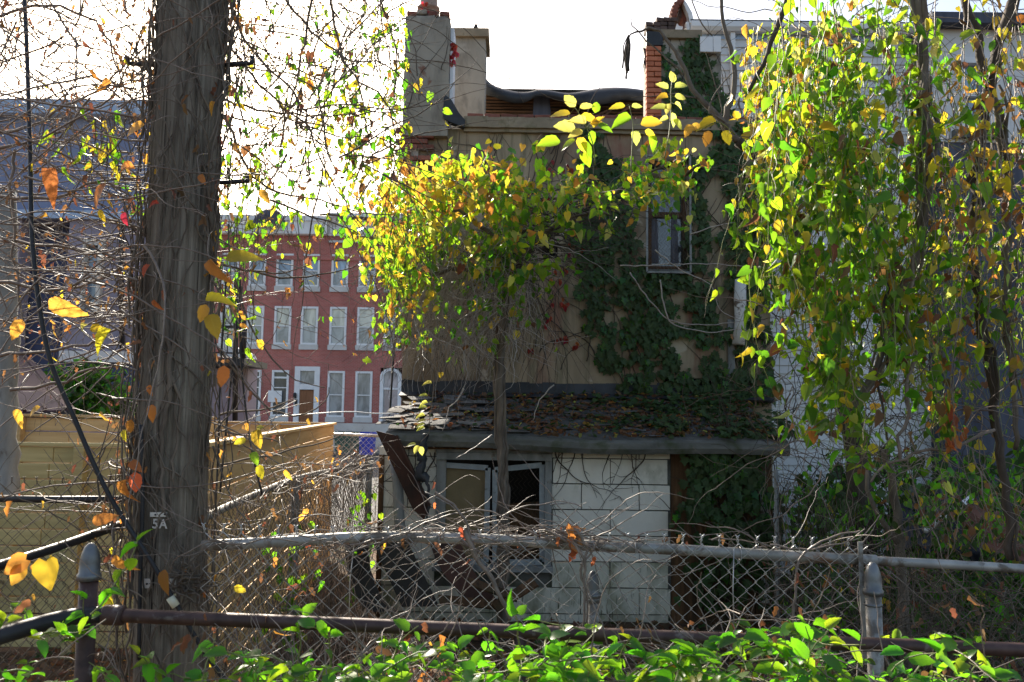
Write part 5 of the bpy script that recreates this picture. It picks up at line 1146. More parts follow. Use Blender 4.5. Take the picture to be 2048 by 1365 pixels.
curtain('hanging_vine', 'lime green leaves hanging by the pole in front of the iron balcony', (425, 540), (300, 600), (4.0, 4.8), 34, (.2, .6), .05, {'lime': 4, 'green': 3, 'yellow': .6, 'brown': .5}, sp=.08, single=120, stem='bark', group='hanging vines near the pole')
t = plant('branch_web', 'web of bare arching twigs between the pole and the chimney', 'twigs', P(560, 200, 4.8)); runs = []
for i in range(240):
    p = P(rnd.uniform(430, 790), rnd.uniform(-80, 360), rnd.uniform(4.0, 5.6)); s = wander(p, (rnd.gauss(.4, .7), rnd.gauss(0, .3), rnd.gauss(-.1, .7)), rnd.uniform(.4, 1.3), .06, .1, .015); runs.append((s, rnd.uniform(.0025, .006), .0012))
for pts_ in ([(560, -20), (620, 60), (700, 120), (770, 130), (820, 170), (870, 210)], [(440, 80), (520, 170), (600, 240), (690, 275), (790, 250)], [(450, -20), (500, 100), (590, 190), (640, 320), (700, 420), (745, 480)], [(660, -20), (690, 130), (770, 200), (800, 300), (830, 350)], [(450, 230), (490, 330), (540, 380), (640, 400), (700, 420), (780, 430)], [(628, -20), (600, 130), (570, 250), (545, 380)], [(440, 200), (540, 225), (680, 230), (760, 210)]):
    runs.append((resample(pix(pts_, 4.6), .06, .006), .009, .003))
for pts_ in ([(500, 540), (560, 556), (640, 552), (690, 540), (716, 528)], [(440, 530), (520, 545), (570, 545), (620, 530)], [(470, 560), (500, 650), (545, 720), (590, 760), (650, 776)], [(440, 700), (500, 780), (540, 820), (610, 830), (650, 800), (658, 775)], [(440, 830), (520, 820), (590, 800)], [(540, 400), (600, 425), (680, 450), (720, 470)], [(440, 930), (520, 915), (570, 905), (650, 882), (690, 865)], [(430, 860), (480, 870), (545, 880), (560, 890)]):
    runs.append((resample(pix(pts_, 4.2), .06, .004), .0065, .0025))
stems(t, runs, 'bark', sides=4)

curtain('hanging_vine', 'small cluster of yellow green lobed leaves left of the pole before the blue house', (80, 250), (225, 300), (3.4, 3.9), 12, (.08, .4), .05, {'lime': 3, 'yellow': 3, 'green': 2}, sp=.035, single=60, stem='bark', group='hanging vines near the pole')
# --- left tangle and pole vines
t = plant('dead_vine_tangle', 'wiry tangle of arching dead stems filling the space left of the pole', 'twigs', P(150, 500, 3.9)); runs = []; L_ = Leaves(CURL)
for i in range(430):
    px, py = (rnd.uniform(-60, 290), rnd.uniform(-60, 700) if rnd.random() < .8 else rnd.uniform(-60, 250)) if rnd.random() < .78 else (rnd.uniform(180, 290), rnd.uniform(200, 1200))
    p = P(px, py, rnd.uniform(3.1, 5.2)); dx = rnd.choice((-1, 1)); hor = np.interp(py, [0, 200, 400, 800], [.5, .8, 1.3, 1.3])
    s = wander(p, (dx*hor, rnd.gauss(0, .35), rnd.gauss(.15, .6)), rnd.uniform(.4, 1.5), .06, .1, .02); runs.append((s, rnd.uniform(.0022, .0055), .001))
    if rnd.random() < .55: leaf_along(L_, s, .13, .034, {'brown': 9, 'orange': 1.0, 'yellow': .5}, spread=.02, prob=.7)
    for k in range(2):
        q = s[rnd.randrange(len(s))]; runs.append((wander(q, rv(), rnd.uniform(.08, .3), .03, .25), .0016, .0008))
for pts_ in ([(-20, 40), (60, 10), (150, 25), (200, 60), (225, 110), (235, 140)], [(-20, 270), (60, 255), (130, 215), (230, 160), (290, 60)], [(-20, 300), (80, 280), (150, 240), (220, 190), (260, 120)], [(-20, 480), (60, 490), (140, 500), (200, 515), (280, 510)], [(-20, 390), (100, 400), (200, 360), (300, 350)], [(0, 565), (90, 580), (160, 575), (240, 540), (290, 500)], [(30, 300), (20, 400), (35, 560), (50, 680)], [(-10, 715), (80, 700), (170, 690), (230, 655), (290, 630)], [(20, 780), (100, 770), (180, 740), (280, 735)]):
    runs.append((resample(pix(pts_, 3.7), .06, .008), .009, .004))
stems(t, runs, 'twig', sides=4); L_.build(t, 120)
MB().tube(resample(pix([(12, 380), (16, 520), (14, 640), (18, 1000)], 6.2), .1, .01), .07, .075, sides=10, jitter=.05).build('old_post', M['grey_wood'], label='old grey timber post at the left edge before the navy wall', cat='post')
# leaves that can be told apart one by one
t = plant('clinging_leaves', 'large backlit yellow and orange leaves scattered in front of the pole and dead stems', 'leaves', P(200, 600, 2.9)); L_ = Leaves(OVAL)
for px, py, ang, s_, c, Y in ((288, 250, 190, .09, 'orange', 2.9), (96, 338, -70, .12, 'rust', 2.8), (212, 368, 230, .1, 'orange', 2.9), (270, 338, 170, .09, 'orange', 2.95), (98, 600, -35, .125, 'orange', 2.8), (44, 640, 250, .08, 'orange', 2.8), (205, 655, 190, .06, 'yellow', 2.9), (222, 660, 230, .1, 'yellow', 2.85),
    (452, 520, 25, .12, 'yellow', 2.7), (412, 602, 12, .095, 'yellow', 2.75), (420, 630, -65, .1, 'yellow', 2.75), (412, 610, -105, .07, 'orange', 2.75), (420, 520, -60, .1, 'rust', 2.8), (448, 732, -90, .08, 'rust', 2.8), (480, 648, -30, .035, 'orange', 3.0), (175, 650, 200, .05, 'pale', 2.9),
    (468, 1175, -20, .05, 'yellow', 2.9), (300, 770, -80, .05, 'rust', 3.2), (270, 945, -85, .09, 'rust', 3.1), (252, 960, -100, .1, 'orange', 3.1), (260, 925, -30, .07, 'rust', 3.1), (185, 1045, 20, .08, 'orange', 2.9), (300, 530, -120, .06, 'rust', 3.1), (308, 600, -60, .05, 'rust', 3.1), (305, 810, -90, .07, 'orange', 3.2), (512, 860, -70, .08, 'yellow', 3.0), (528, 855, 200, .05, 'pale', 3.0), (570, 940, -60, .055, 'orange', 3.6), (232, 1110, -50, .09, 'orange', 3.0), (215, 1180, -90, .1, 'yellow', 2.9), (400, 350, -60, .05, 'rust', 3.1), (430, 205, 240, .05, 'orange', 3.1), (30, 820, -60, .07, 'orange', 3.0), (80, 815, 200, .06, 'orange', 3.0), (200, 420, -80, .05, 'yellow', 3.1), (250, 425, -80, .06, 'red', 3.1), (318, 408, 180, .05, 'red', 3.1),
    (520, 380, -50, .06, 'orange', 3.0), (250, 860, -80, .05, 'yellow', 3.1), (262, 840, -100, .06, 'orange', 3.1), (330, 1140, -95, .1, 'rust', 3.25), (505, 905, -60, .06, 'lime', 3.0), (492, 880, 200, .05, 'yellow', 3.0), (520, 930, -80, .06, 'yellow', 3.0)):
    dd = Vector((math.cos(R(ang)), rnd.uniform(-.35, .1), math.sin(R(ang)))); q = P(px, py, Y)
    L_.add(q, dd, (rnd.gauss(0, .5), -1, rnd.uniform(0, .8)), s_*.92, c)
    MB().tube(resample([q, q - dd*.03 + Vector((0, .01, .012)), q - dd*.06 + Vector((rnd.uniform(-.02, .02), .05, .045)), q - dd*.07 + Vector((rnd.uniform(-.05, .05), .16, .08))], .02), .0012, .0018, sides=4).build('petiole', M['twig'], t)
L_.build(t, 80, curl=(.1, .9), fold=(.1, .9), width=(.8, 1.2))
t = plant('clinging_leaves', 'two heart shaped yellow leaves hanging above the domed post at the lower left', 'leaves', P(80, 1120, 2.4)); L_ = Leaves(HEART)
for px, py, ang, s_ in ((92, 1120, -72, .09), (55, 1118, 215, .075), (48, 1135, 240, .06)): L_.add(P(px, py, 2.4), (math.cos(R(ang)), -.2, math.sin(R(ang))), (.2, -1, .3), s_, 'orange' if ang > 200 else 'yellow')
L_.build(t, 9, name='leaf')
MB().tube(resample(pix([(92, 1120), (110, 1108), (140, 1095)], 2.4), .02), .0018, .001, sides=4).build('stem', M['stem_green'], t)
pv = plant('pole_vine', 'dead brown vines and fibres clinging all over the utility pole', 'vine', P(300, 1365, 3.45)); runs = []; L_ = Leaves(CURL)
for i in range(150):
    z = rnd.uniform(-.2, 3.8); a = R(rnd.choice((rnd.gauss(195, 30), rnd.gauss(200, 40), rnd.uniform(180, 360), rnd.gauss(345, 18)))); r = .158 + abs(rnd.gauss(0, .02)); pts_ = []; dr = rnd.gauss(0, .05)
    for k in range(rnd.randrange(8, 34)):
        pts_.append((a, r, z)); a += rnd.gauss(dr, .07); r = max(.154, r + rnd.gauss(0, .006)); z += rnd.uniform(.03, .07)
    w3 = np.array([(np.interp(zz, POLZ, POLX) + r_*math.cos(a_), YPO + r_*math.sin(a_), zz) for a_, r_, zz in pts_]); runs.append((w3, rnd.uniform(.002, .0065), rnd.uniform(.0012, .004)))
    if rnd.random() < .3: leaf_along(L_, w3, .12, .045, {'brown': 4, 'orange': 1.3}, spread=.03, prob=.5)
for i in range(150):   # loose fringe of stems on both flanks
    left = rnd.random() < .68; z = rnd.uniform(-.1, 3.9); x_ = np.interp(z, POLZ, POLX) + (-.17 - abs(rnd.gauss(0, .05)) if left else .165 + abs(rnd.gauss(0, .03)))
    s = wander((x_, YPO + rnd.uniform(-.15, .1), z), (rnd.gauss(-.2 if left else .1, .25), rnd.gauss(0, .2), rnd.choice((-1, -1, 1))), rnd.uniform(.3, 1.0), .04, .14, .02); runs.append((s, rnd.uniform(.0018, .005), .001))
    if rnd.random() < .5: leaf_along(L_, s, .09, .045, {'brown': 4, 'orange': 1.6, 'yellow': .4}, spread=.03, prob=.6)
for pts_, r in (([(325, 380), (318, 460), (312, 520), (310, 600), (300, 700), (292, 850), (296, 990)], .011), ([(330, 640), (338, 720), (340, 800), (326, 860), (322, 940), (330, 1020)], .013), ([(350, 690), (335, 740), (360, 800), (350, 900), (345, 960)], .009), ([(300, 870), (330, 930), (370, 960), (392, 1000)], .005), ([(300, 650), (330, 700), (400, 760), (420, 790)], .005)):
    runs.append((resample([P(x_, y_, pole_y(x_, y_, .012)) for x_, y_ in pts_], .04, .004), r, r*.7))
for i in range(70):    # burl of roots and fibre low on the right
    s = wander(P(rnd.gauss(375, 22), rnd.gauss(1165, 20), 3.42), rv(), rnd.uniform(.08, .25), .025, .35); runs.append((s, rnd.uniform(.002, .006), .0015))
stems(pv, runs, 'bark', sides=4); L_.build(pv, 150)

# --- ivy on the walls
def ivy(name, label, base, fn, n, depth, size, single, Yf, wts={'ivy': 1}, runs_=0, mat='bark_dark', thick=.05):
    """fn(px,py) -> density 0..1; leaves lie on the surface at distance Yf"""
    t = plant(name, label, 'ivy', base, 'ivy on the walls'); L_ = Leaves(IVY); k = 0; tries = 0
    x0_, x1_, y0_, y1_ = depth
    while k < n and tries < n * 30:
        tries += 1; px, py = rnd.uniform(x0_, x1_), rnd.uniform(y0_, y1_)
        if rnd.random() > fn(px, py): continue
        L_.add(P(px, py, Yf - rnd.random() * thick - .015), (rnd.gauss(0, .45), rnd.gauss(-.15, .15), -1), (rnd.gauss(0, .3), -1, rnd.gauss(.35, .3)), size * rnd.uniform(.6, 1.25), pick(wts)); k += 1
    runs = []
    for i in range(runs_):
        for _ in range(40):
            px, py = rnd.uniform(x0_, x1_), rnd.uniform(y0_, y1_)
            if rnd.random() < fn(px, py): break
        s = wander(P(px, py, Yf-.012), (rnd.gauss(0, .35), 0, 1), rnd.uniform(.3, 1.2), .05, .12); s[:, 1] = Yf - .01 - np.abs(rng.standard_normal(len(s)))*.003; runs.append((s, .006, .002))
    stems(t, runs, mat, sides=4); L_.build(t, single, curl=(0, .25), fold=(0, .3), width=(.9, 1.15)); return t
def band(px, py, pts):
    """1 inside a ribbon given as (y, centre x, half width)"""
    ys_ = [p[0] for p in pts]
    if py < ys_[0] or py > ys_[-1]: return 0
    c = np.interp(py, ys_, [p[1] for p in pts]) + 14*(nz(px, py, 45, 3)-.5); h_ = np.interp(py, ys_, [p[2] for p in pts]) * .95 * (.45 + 1.0*nz(0, py, 38, 7))
    return 1.0 if abs(px-c) < h_ else max(0, .25 - abs(abs(px-c)-h_)/60)
def main_ivy(px, py):
    d = max(band(px, py, [(255, 1180, 12), (330, 1195, 32), (420, 1200, 30), (500, 1192, 38), (590, 1190, 36), (660, 1200, 24), (740, 1225, 16)]),
            band(px, py, [(230, 1160, 10), (280, 1180, 16), (330, 1215, 18), (420, 1240, 22), (500, 1260, 20), (570, 1270, 30), (650, 1270, 26), (700, 1290, 40), (800, 1310, 60)]),
            band(px, py, [(540, 1330, 30), (600, 1325, 40), (680, 1320, 40), (740, 1330, 50), (800, 1340, 60)]),
            band(px, py, [(560, 1400, 20), (640, 1410, 26), (740, 1430, 20), (800, 1440, 40)]),
            band(px, py, [(240, 1480, 60), (330, 1470, 50), (420, 1500, 40), (520, 1490, 45), (600, 1500, 40), (700, 1505, 40), (800, 1510, 40)]),
            band(px, py, [(310, 1395, 14), (400, 1400, 16), (540, 1392, 20), (620, 1380, 16)]),
            .85 if py > 770 and px > 1290 else 0)
    return d * (1.0 if nz(px, py, 17, 1) > .43 else .08)
ivy('wall_ivy', 'dark green ivy climbing in broad streaks up the tan stucco wall', P(1300, 800, YM), main_ivy, 4100, (1140, 1545, 228, 805), .088, 300, YM, {'ivy': 9, 'deep': 1}, 90, thick=.09)
def stub_ivy(px, py):
    d = max(band(px, py, [(70, 1375, 6), (120, 1385, 14), (180, 1385, 24), (240, 1400, 60)]), band(px, py, [(70, 1392, 10), (100, 1398, 12), (140, 1410, 16), (180, 1420, 30), (240, 1425, 50)]), band(px, py, [(80, 1322, 4), (120, 1335, 8), (160, 1345, 14), (200, 1365, 20), (240, 1390, 40)]))
    return d
ivy('stub_ivy', 'ivy streaking up the grey party wall stub beside the white siding', P(1400, 240, YP), stub_ivy, 430, (1310, 1500, 62, 245), .085, 120, YP, {'ivy': 8, 'deep': 2}, 20)
def shed_ivy(px, py):
    a = 1 - abs(px-1450)/90 if py < 985 else (.9 if px > 1370+ (py-985)*.2 else .1)
    return max(0, min(1, a * 1.4)) * (1.0 if nz(px, py, 22, 5) > np.interp(py, [880, 985, 1100, 1210], [.2, .4, .55, .7]) else .08)
ivy('shed_ivy', 'dark ivy spilling from the shed roof over the brown planks', P(1450, 900, YS), shed_ivy, 1700, (1345, 1560, 868, 1215), .085, 160, YS-.05, {'ivy': 10, 'deep': 1}, 40, thick=.14)
t = plant('roof_ivy', 'low dark ivy creeping over the right half of the littered shed roof', 'ivy', roof_at(2.3, .3), 'ivy on the walls'); L_ = Leaves(IVY)
for i in range(1500):
    x = rnd.uniform(1.0, rx1+.15); t_ = rnd.uniform(-.02, 1)
    if nz(x*100, t_*150, 30, 9) < np.interp(x, [1.0, 2, 3], [.62, .48, .35]): continue
    L_.add(roof_at(x, t_) + Vector((0, 0, rnd.uniform(.02, .1))), (rnd.gauss(0, .6), -1, rnd.gauss(-.2, .3)), (rnd.gauss(0, .3), -.5, 1), .085*rnd.uniform(.6, 1.2), 'ivy')
L_.build(t, 100, curl=(0, .25), fold=(0, .3), width=(.9, 1.15))
t = plant('wall_creeper', 'bare creeper stems with a few red leaves spread over the stucco and chimney', 'creeper', P(1000, 600, YM)); runs = []; L_ = Leaves(SMALL)
for i in range(95):
    p = P(rnd.uniform(825, 1230), rnd.uniform(150 if rnd.random() < .3 else 300, 760), YM); yy = YM - .015
    if p.z > mz(250): p.x = rnd.uniform(cx0+.05, cx1-.05); yy = YM - .115
    s = wander(p, (rnd.gauss(0, .5), 0, 1), rnd.uniform(.4, 1.4), .06, .16); s = s[s[:, 2] < (mz(60, 860) if yy < YM-.1 else mz(265))]
    if len(s) > 3: s[:, 1] = yy; runs.append((s, rnd.uniform(.004, .009), .002))
for px, py in ((1100, 330), (1085, 400), (1130, 330), (1020, 560), (1120, 540), (1145, 480), (1150, 500), (1110, 560), (1125, 600), (1120, 610), (1160, 470), (1090, 640), (1120, 680), (1140, 690), (1060, 700)):
    for k in range(4): L_.add(P(px+rnd.gauss(0, 9), py+rnd.gauss(0, 7), YM-.04), (rnd.gauss(0, .5), 0, -1), (rnd.gauss(0, .3), -1, .2), .07, 'red' if rnd.random() < .7 else 'rust')
for k in range(26): L_.add(P(908+rnd.gauss(0, 4), 85+rnd.random()*42, YM-.13+.1), (rnd.gauss(0, .3), 0, -1), (rnd.gauss(0, .4), -1, .2), .07, 'red')
for k in range(10): L_.add(P(852+rnd.gauss(0, 4), 2+rnd.random()*20, YM-.02), (rnd.gauss(0, .3), 0, -1), (rnd.gauss(0, .4), -1, .2), .05, 'red')
stems(t, runs, 'bark_dark', sides=4); L_.build(t, 80)
t = plant('wall_creeper', 'dead creeper stems hanging down the white shed shingles', 'creeper', P(1180, 900, YS)); runs = []
for px0 in (870, 790, 812, 830, 860, 1110, 1125, 1165, 1220, 1262, 1272, 1290, 1150, 1245, 1118):
    s = wander(P(px0, 905, YS), (rnd.gauss(0, .15), 0, -1), rnd.uniform(.25, 1.3), .04, .16); s[:, 1] = YS-.02; runs.append((s, rnd.uniform(.004, .008), .0015))
    for k in range(3): q = s[rnd.randrange(len(s))]; b_ = wander(q, (rnd.choice((-1, 1)), 0, -.6), rnd.uniform(.1, .25), .03, .2); b_[:, 1] = YS-.02; runs.append((b_, .003, .001))
stems(t, runs, 'bark_dark', sides=4)

# --- dry vines on the side fence, brush and weeds around the yard
t = plant('dry_fence_vine', 'tan dry vine stems matted on the side chain-link fence', 'vine', P(600, 1000, 6)); runs = []; L_ = Leaves(CURL); Lg = Leaves(HEART)
for i in range(430):
    u = rnd.random()**.8; p = sa.lerp(sb, u); z = rnd.uniform(-.3, p.z + .05); s = wander((p.x + rnd.gauss(0, .05), p.y + rnd.gauss(0, .05), z), (rnd.gauss(0, .15), rnd.gauss(0, .25), 1), rnd.uniform(.2, .8), .05, .13); s = s[s[:, 2] < p.z + .12]
    if len(s) > 2: runs.append((s, rnd.uniform(.002, .005), .001))
for i in range(150):
    u = rnd.uniform(.1, 1); p = sa.lerp(sb, u); s = wander((p.x + rnd.gauss(0, .04), p.y, p.z + rnd.uniform(-.05, .08)), (rnd.gauss(0, .5), rnd.gauss(0, 1), rnd.gauss(.2, .4)), rnd.uniform(.15, .6), .04, .3); runs.append((s, rnd.uniform(.002, .005), .001))
    if rnd.random() < .3: leaf_along(L_, s, .1, .05, {'brown': 3, 'orange': 1}, prob=.6)
stems(t, runs, 'twig', sides=3)
for i in range(170):
    u = rnd.choice((rnd.uniform(.3, .42), rnd.uniform(.8, 1.0))); p = sa.lerp(sb, u); Lg.add((p.x + rnd.gauss(0, .06), p.y + rnd.gauss(0, .15), rnd.uniform(-.1, p.z-.2)), (rnd.gauss(0, .5), 0, -1), rv()+np.array([0, -1, 0]), .065*rnd.uniform(.6, 1.2), pick({'deep': 3, 'lime': 1.5, 'green': 2}))
L_.build(t, 40); Lg.build(t, 60)
t = plant('front_fence_vine', 'dead curling vine stems lying along the front chain-link top rail', 'vine', P(1100, 1080, YF)); runs = []; L_ = Leaves(CURL)
for i in range(170):
    px = rnd.choice((rnd.uniform(430, 1700), rnd.uniform(430, 1700), rnd.gauss(1120, 60), rnd.gauss(900, 70))); y_ = float(np.interp(px, [405, 760, 1100, 1750], [1088, 1072, 1084, 1118]))
    s = wander(P(px, y_ + rnd.gauss(-8, 10), YF + rnd.gauss(0, .03)), (rnd.choice((-1, 1)), rnd.gauss(0, .2), rnd.gauss(.1, .25)), rnd.uniform(.12, .6), .03, .16, .03); runs.append((s, rnd.uniform(.0014, .0038), .0008))
    if rnd.random() < .12: leaf_along(L_, s, .08, .045, {'brown': 3, 'rust': 1}, prob=.5)
for pts_, r in (([(700, 1090), (800, 1070), (870, 1040), (960, 1022), (1000, 1030), (1060, 1050), (1120, 1052), (1160, 1060)], .004), ([(870, 985), (905, 1010), (930, 1040), (950, 1100), (1000, 1190), (1030, 1230)], .006), ([(930, 1060), (950, 1110), (985, 1160), (1010, 1215), (1020, 1240)], .012), ([(1090, 1060), (1130, 1080), (1165, 1110), (1170, 1180), (1166, 1290)], .007), ([(1150, 1060), (1175, 1100), (1160, 1140), (1176, 1200), (1165, 1300)], .006), ([(1200, 1075), (1180, 1110), (1160, 1130)], .005),
                ([(1585, 1280), (1590, 1180), (1600, 1120), (1640, 1085), (1700, 1065), (1720, 1062)], .006), ([(1540, 1090), (1600, 1100), (1660, 1090), (1700, 1080), (1730, 1058)], .004), ([(420, 1080), (480, 1090), (560, 1070), (650, 1080), (700, 1095)], .0035), ([(560, 1075), (590, 1040), (640, 1030), (720, 1045)], .003), ([(1000, 1035), (1060, 1010), (1130, 1005), (1165, 1015)], .003)):
    runs.append((resample(pix(pts_, YF-.05), .03, .003), r, r*.6))
for px, py in ((1150, 1075), (1130, 1065), (1165, 1095)):
    for k in range(2): L_.add(P(px+rnd.gauss(0, 6), py+rnd.gauss(0, 6), YF-.05), rv()+np.array([0, 0, -1]), rv(), .07, 'rust' if k else 'brown')
stems(t, runs, 'twig', sides=5); L_.build(t, 60)
t = plant('brush_pile', 'shaded brown brush tangled behind the fence right of the shed', 'brush', (P(1800, 1150, 5.2).x, 5.2, -.2)); runs = []; L_ = Leaves(CURL)
for i in range(900):
    Y = rnd.uniform(4.4, 7.6); px = rnd.uniform(1545, 2120); p = P(px, 1100, Y); h_ = rnd.uniform(-.3, .75 + .25*nz(px, Y*50, 90, 2))
    runs.append((wander((p.x, Y, gz(Y)+max(.02, h_+.25)), rv()+np.array([0, 0, .1]), rnd.uniform(.2, .9), .06, .22, .02), rnd.uniform(.002, .006), .001))
    if rnd.random() < .25: leaf_along(L_, runs[-1][0], .12, .06, {'brown': 4, 'ivy': 2, 'yellow': .25, 'orange': .3}, prob=.5)
stems(t, runs, 'bark', sides=3); L_.build(t, 60)
t = plant('shade_weeds', 'deep green weeds growing in the shade at the slate blue wall foot', 'weeds', (P(1900, 1000, 8).x, 8, -.4)); L_ = Leaves(HEART); runs = []
for i in range(760):
    Y = rnd.uniform(6.5, 10.2); px = rnd.uniform(1580, 2100); p = P(px, 1000, Y); h_ = rnd.random() * np.interp(px, [1580, 1750, 2100], [1.3, 1.5, 1.7]); s = wander((p.x, Y, gz(Y) + h_), rv()*.5+np.array([0, 0, 1]), rnd.uniform(.2, .5), .05, .15); runs.append((s, .004, .0015)); leaf_along(L_, s, .06, .09, {'deep': 5, 'ivy': 5, 'yellow': .35, 'lime': .6}, spread=.05)
stems(t, runs, 'bark_dark', sides=3); L_.build(t, 60)
t = plant('evergreen_bush', 'round dark green bush against the blue house foot left of the pole', 'bush', (P(165, 800, 13).x, 13, -.4)); L_ = Leaves(SMALL)
for i in range(2600):
    a, b_, r = rnd.uniform(0, 6.28), rnd.uniform(-.4, 1.5), rnd.random()**.4; k = 1+.25*math.sin(a*5+b_*7)
    q = P(168, 800, 13) + Vector((r*k*.85*math.cos(a)*math.cos(b_), r*.8*math.sin(a)*math.cos(b_), r*k*.75*math.sin(b_)-.25)); L_.add(q, rv()+np.array([0, 0, .3]), rv(), .11, pick({'ivy': 4, 'green': 2, 'deep': 3}))
L_.build(t, 0, name='foliage'); MB().tube([(P(168, 800, 13).x, 13, -.42), P(168, 850, 13)], .06, sides=8).build('trunk', M['bark_dark'], t)
tr2 = plant('young_tree', 'thin forked grey trunk standing in the shade behind the level end rail', 'tree', (P(1800, 1250, 5.4).x, 5.4, -.25))
MB().tube(resample([(P(1812, 1300, 5.4).x, 5.4, -.3), P(1806, 1180, 5.4), P(1798, 1080, 5.4), P(1790, 1000, 5.4), P(1770, 900, 5.4)], .08, .008), .045, .025, sides=10, jitter=.06).build('trunk', M['bark'], tr2)
MB().tube(resample(pix([(1800, 1090), (1770, 1050), (1745, 1010), (1735, 940)], 5.4), .08, .008), .022, .012, sides=8, jitter=.06).build('limb', M['bark'], tr2)

t = plant('shade_weeds', 'ferny yellow green weeds in front of the fallen plywood and white pipe', 'weeds', (P(1960, 1060, 5.6).x, 5.6, -.3)); L_ = Leaves(OVAL); runs = []
for i in range(130):
    Y = rnd.uniform(5.0, 5.9); px = rnd.uniform(1830, 2080); p = P(px, rnd.uniform(1010, 1110), Y); s = wander(tuple(p), (rnd.gauss(0, .7), rnd.gauss(0, .3), 1), rnd.uniform(.15, .4), .04, .15, -.02); runs.append((s, .003, .0012))
    if rnd.random() < .6: leaf_along(L_, s, .035, .05, {'deep': 3, 'ivy': 4, 'yellow': .8, 'brown': 1.5}, spread=.03)
stems(t, runs, 'twig', sides=3); L_.build(t, 60)
# --- junk at the lower right
bo = [P(1925, 1010, 6.2), P(1955, 1002, 6.3), P(2120, 1085, 6.3), P(2120, 1150, 6.0), P(1930, 1080, 6.1)]
MB().prism(bo, (0, .03, 0)).build('fallen_plywood', M['orange_board'], label='reddish brown fallen plywood sheet sloping down at the lower right', cat='plywood')
m = MB(); m.tube([P(1850, 1062, 5.9), P(1942, 996, 6.1)], .021, sides=12); m.build('white_pipe', M['pvc'], label='white plastic pipe lying diagonally on the dark tarp', cat='pipe')
m = MB(); nu, nv = 16, 10; v = []
for j in range(nv+1):
    for i in range(nu+1):
        q = P(1800+170*i/nu, 985+105*j/nv, 7.0-.7*j/nv); v.append((q.x, q.y+.1*nz(i*30, j*30, 40, 4), q.z+.3*(nz(i*40, j*40, 50, 6)-.5)-.04*abs(i-8)*.3))
m.add(v, [(j*(nu+1)+i, j*(nu+1)+i+1, (j+1)*(nu+1)+i+1, (j+1)*(nu+1)+i) for j in range(nv) for i in range(nu)], 0, True); o = m.build('tarp', M['tarp'], label='crumpled dark blue tarp under the white pipe', cat='tarp'); sm = o.modifiers.new('t', 'SOLIDIFY'); sm.thickness = .01
MB().prism([P(1805, 975, 7.1), P(1850, 968, 7.1), P(1846, 998, 7.0), P(1822, 1008, 7.0), P(1802, 992, 7.0)], (0, .02, 0)).build('grey_sheet', M['fascia'], label='small dull grey sheet on top of the dark tarp', cat='sheet')

# --- litter on the roof and the ground
def litter(name, label, fn, n, wts, size, parent=None):
    L_ = Leaves(CURL); t = plant(name, label, 'leaf litter', fn(.5, .5)); t['kind'] = 'stuff'
    for i in range(n):
        L_.add(fn(rnd.random(), rnd.random()), rv()*np.array([1, 1, .25]), rv(.4)+np.array([0, 0, 1]), size*rnd.uniform(.5, 1.3), pick(wts))
    L_.build(t, 0, name='leaves', width=(.9, 1.6)); return t
litter('roof_litter', 'brown leaf litter strewn over the shed roof', lambda a, b_: roof_at(rx0+.1+(rx1-rx0-.1)*a**.8, b_) + Vector((0, 0, .02+.03*rnd.random())), 2200, {'brown': 6, 'ivy': 2, 'orange': .5, 'pale': .25}, .07)
litter('ground_litter', 'brown fallen leaves covering the yard soil', lambda a, b_: (lambda Y: Vector(((a-.45)*9, Y, gz(Y)+.03+.03*rnd.random())))(2.2+6.2*b_), 6500, {'brown': 8, 'orange': .8, 'ivy': 1.5, 'rust': .5}, .08)
t = plant('yard_twigs', 'fallen twigs strewn on the ground under the fences', 'twigs', (0, 5, -.2)); runs = []
for i in range(420):
    Y = rnd.uniform(2.9, 8.2); x = rnd.uniform(-1.5, 4.5); runs.append((wander((x, Y, gz(Y)+.05), (rnd.gauss(0, 1), rnd.gauss(0, 1), rnd.uniform(0, .5)), rnd.uniform(.2, .7), .05, .2), rnd.uniform(.002, .006), .001))
stems(t, runs, 'twig', sides=3)
t = plant('brush_pile', 'brown dry brush standing behind the near fence between the pole and the shed', 'brush', (-1, 4.5, -.2)); runs = []
for i in range(420):
    Y = rnd.uniform(3.5, 6.5); x = rnd.uniform(-1.5, -.35 - .1*(Y-3.5)); runs.append((wander((x, Y, gz(Y)+rnd.random()*.45), (rnd.gauss(0, .6), rnd.gauss(0, .4), 1), rnd.uniform(.15, .6), .05, .2), rnd.uniform(.002, .005), .001))
stems(t, runs, 'twig', sides=3)

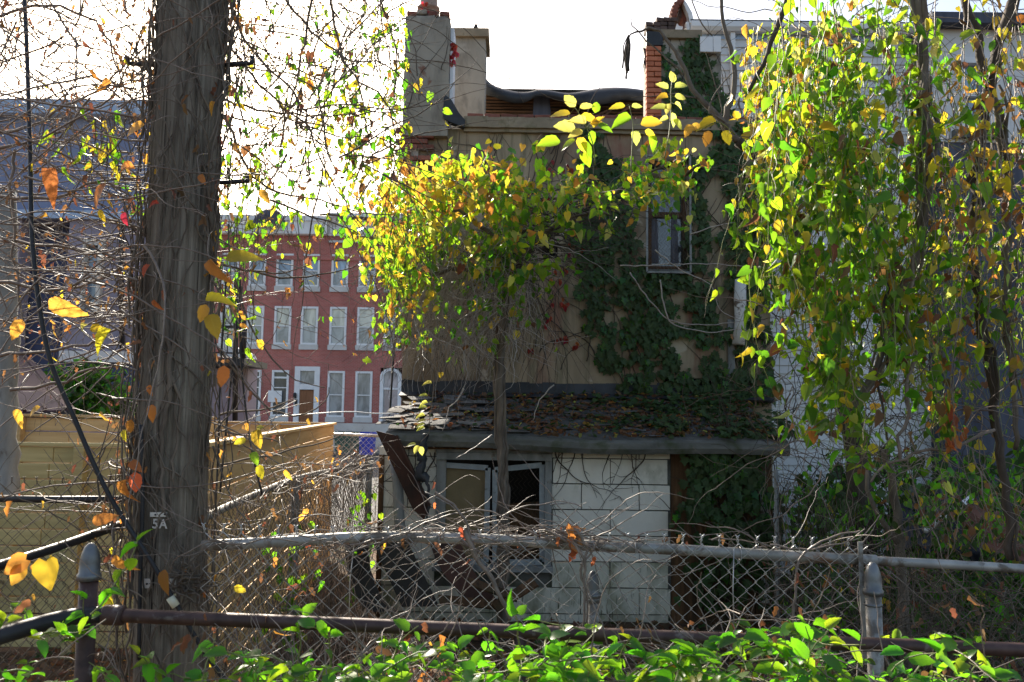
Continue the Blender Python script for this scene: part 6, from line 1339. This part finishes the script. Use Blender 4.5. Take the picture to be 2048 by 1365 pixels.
# --- the nearest hedge along the brown pipe
HW = {'deep': 8, 'lime': 2.6, 'green': 2, 'yellow': .1}
def hedge(label, spans, single):
    t = plant('leafy_hedge', label, 'hedge', P((spans[0][0]+spans[-1][1])/2, 1400, 2.4), 'green vine along the near pipe rail'); L_ = Leaves(OVAL); runs = []
    for x0_, x1_, ytop, n in spans:
        for i in range(n):
            px = rnd.uniform(x0_, x1_); Y = rnd.uniform(2.05, 2.75); top_ = ytop + 90*(nz(px, 0, 70, 21)-.35) + rnd.uniform(0, 330)
            p = P(px, top_, Y); s = wander(p, (rnd.gauss(0, .7), rnd.gauss(-.2, .4), rnd.uniform(-.3, .7)), rnd.uniform(.1, .26), .035, .2, .05); runs.append((s, .0028, .0014))
            leaf_seg = s; q0 = L_.__dict__['pos'].__len__()
            for k in range(0, len(s), 2):
                for sd_ in (-1, 1):
                    d = np.array([sd_*rnd.uniform(.4, 1), rnd.gauss(-.3, .4), rnd.gauss(.15, .45)]); L_.add(s[k]+rv(.008), d, np.array([rnd.gauss(0, .5), rnd.gauss(-.25, .55), 1]), .05*rnd.uniform(.5, 1.3), pick(HW))
    stems(t, runs, 'stem_green', sides=4); L_.build(t, single, width=(.8, 1.2), fold=(0, .9)); dr = []; Lb = Leaves(CURL)
    for x0_, x1_, ytop, n in spans:
        for i in range(n // 2):
            s = wander(P(rnd.uniform(x0_, x1_), ytop + rnd.uniform(-10, 200), rnd.uniform(2.2, 2.8)), rv() + np.array([0, 0, .3]), rnd.uniform(.15, .45), .03, .18, .02); dr.append((s, .0022, .001))
            if rnd.random() < .25: leaf_along(Lb, s, .07, .045, {'brown': 4, 'orange': 1}, prob=.6)
    stems(t, dr, 'twig', name='dead_stem', sides=4); Lb.build(t, 30, name='dead_leaf'); return t
hedge('bright green leafy vine piled along the middle of the near brown pipe', [(470, 760, 1322, 80), (560, 700, 1240, 4), (720, 1130, 1306, 150), (860, 1090, 1245, 9), (1130, 1330, 1305, 65), (1130, 1300, 1245, 4)], 290)
hedge('bright green leafy vine piled over the right half of the near brown pipe', [(1330, 1680, 1275, 165), (1340, 1680, 1225, 24), (1660, 2000, 1325, 70), (1760, 1900, 1250, 5), (1950, 2060, 1345, 8)], 290)
hedge('small green leafy shoots around the domed post at the lower left', [(0, 230, 1205, 12), (-20, 110, 1240, 8), (225, 480, 1330, 22), (130, 330, 1195, 6)], 120)
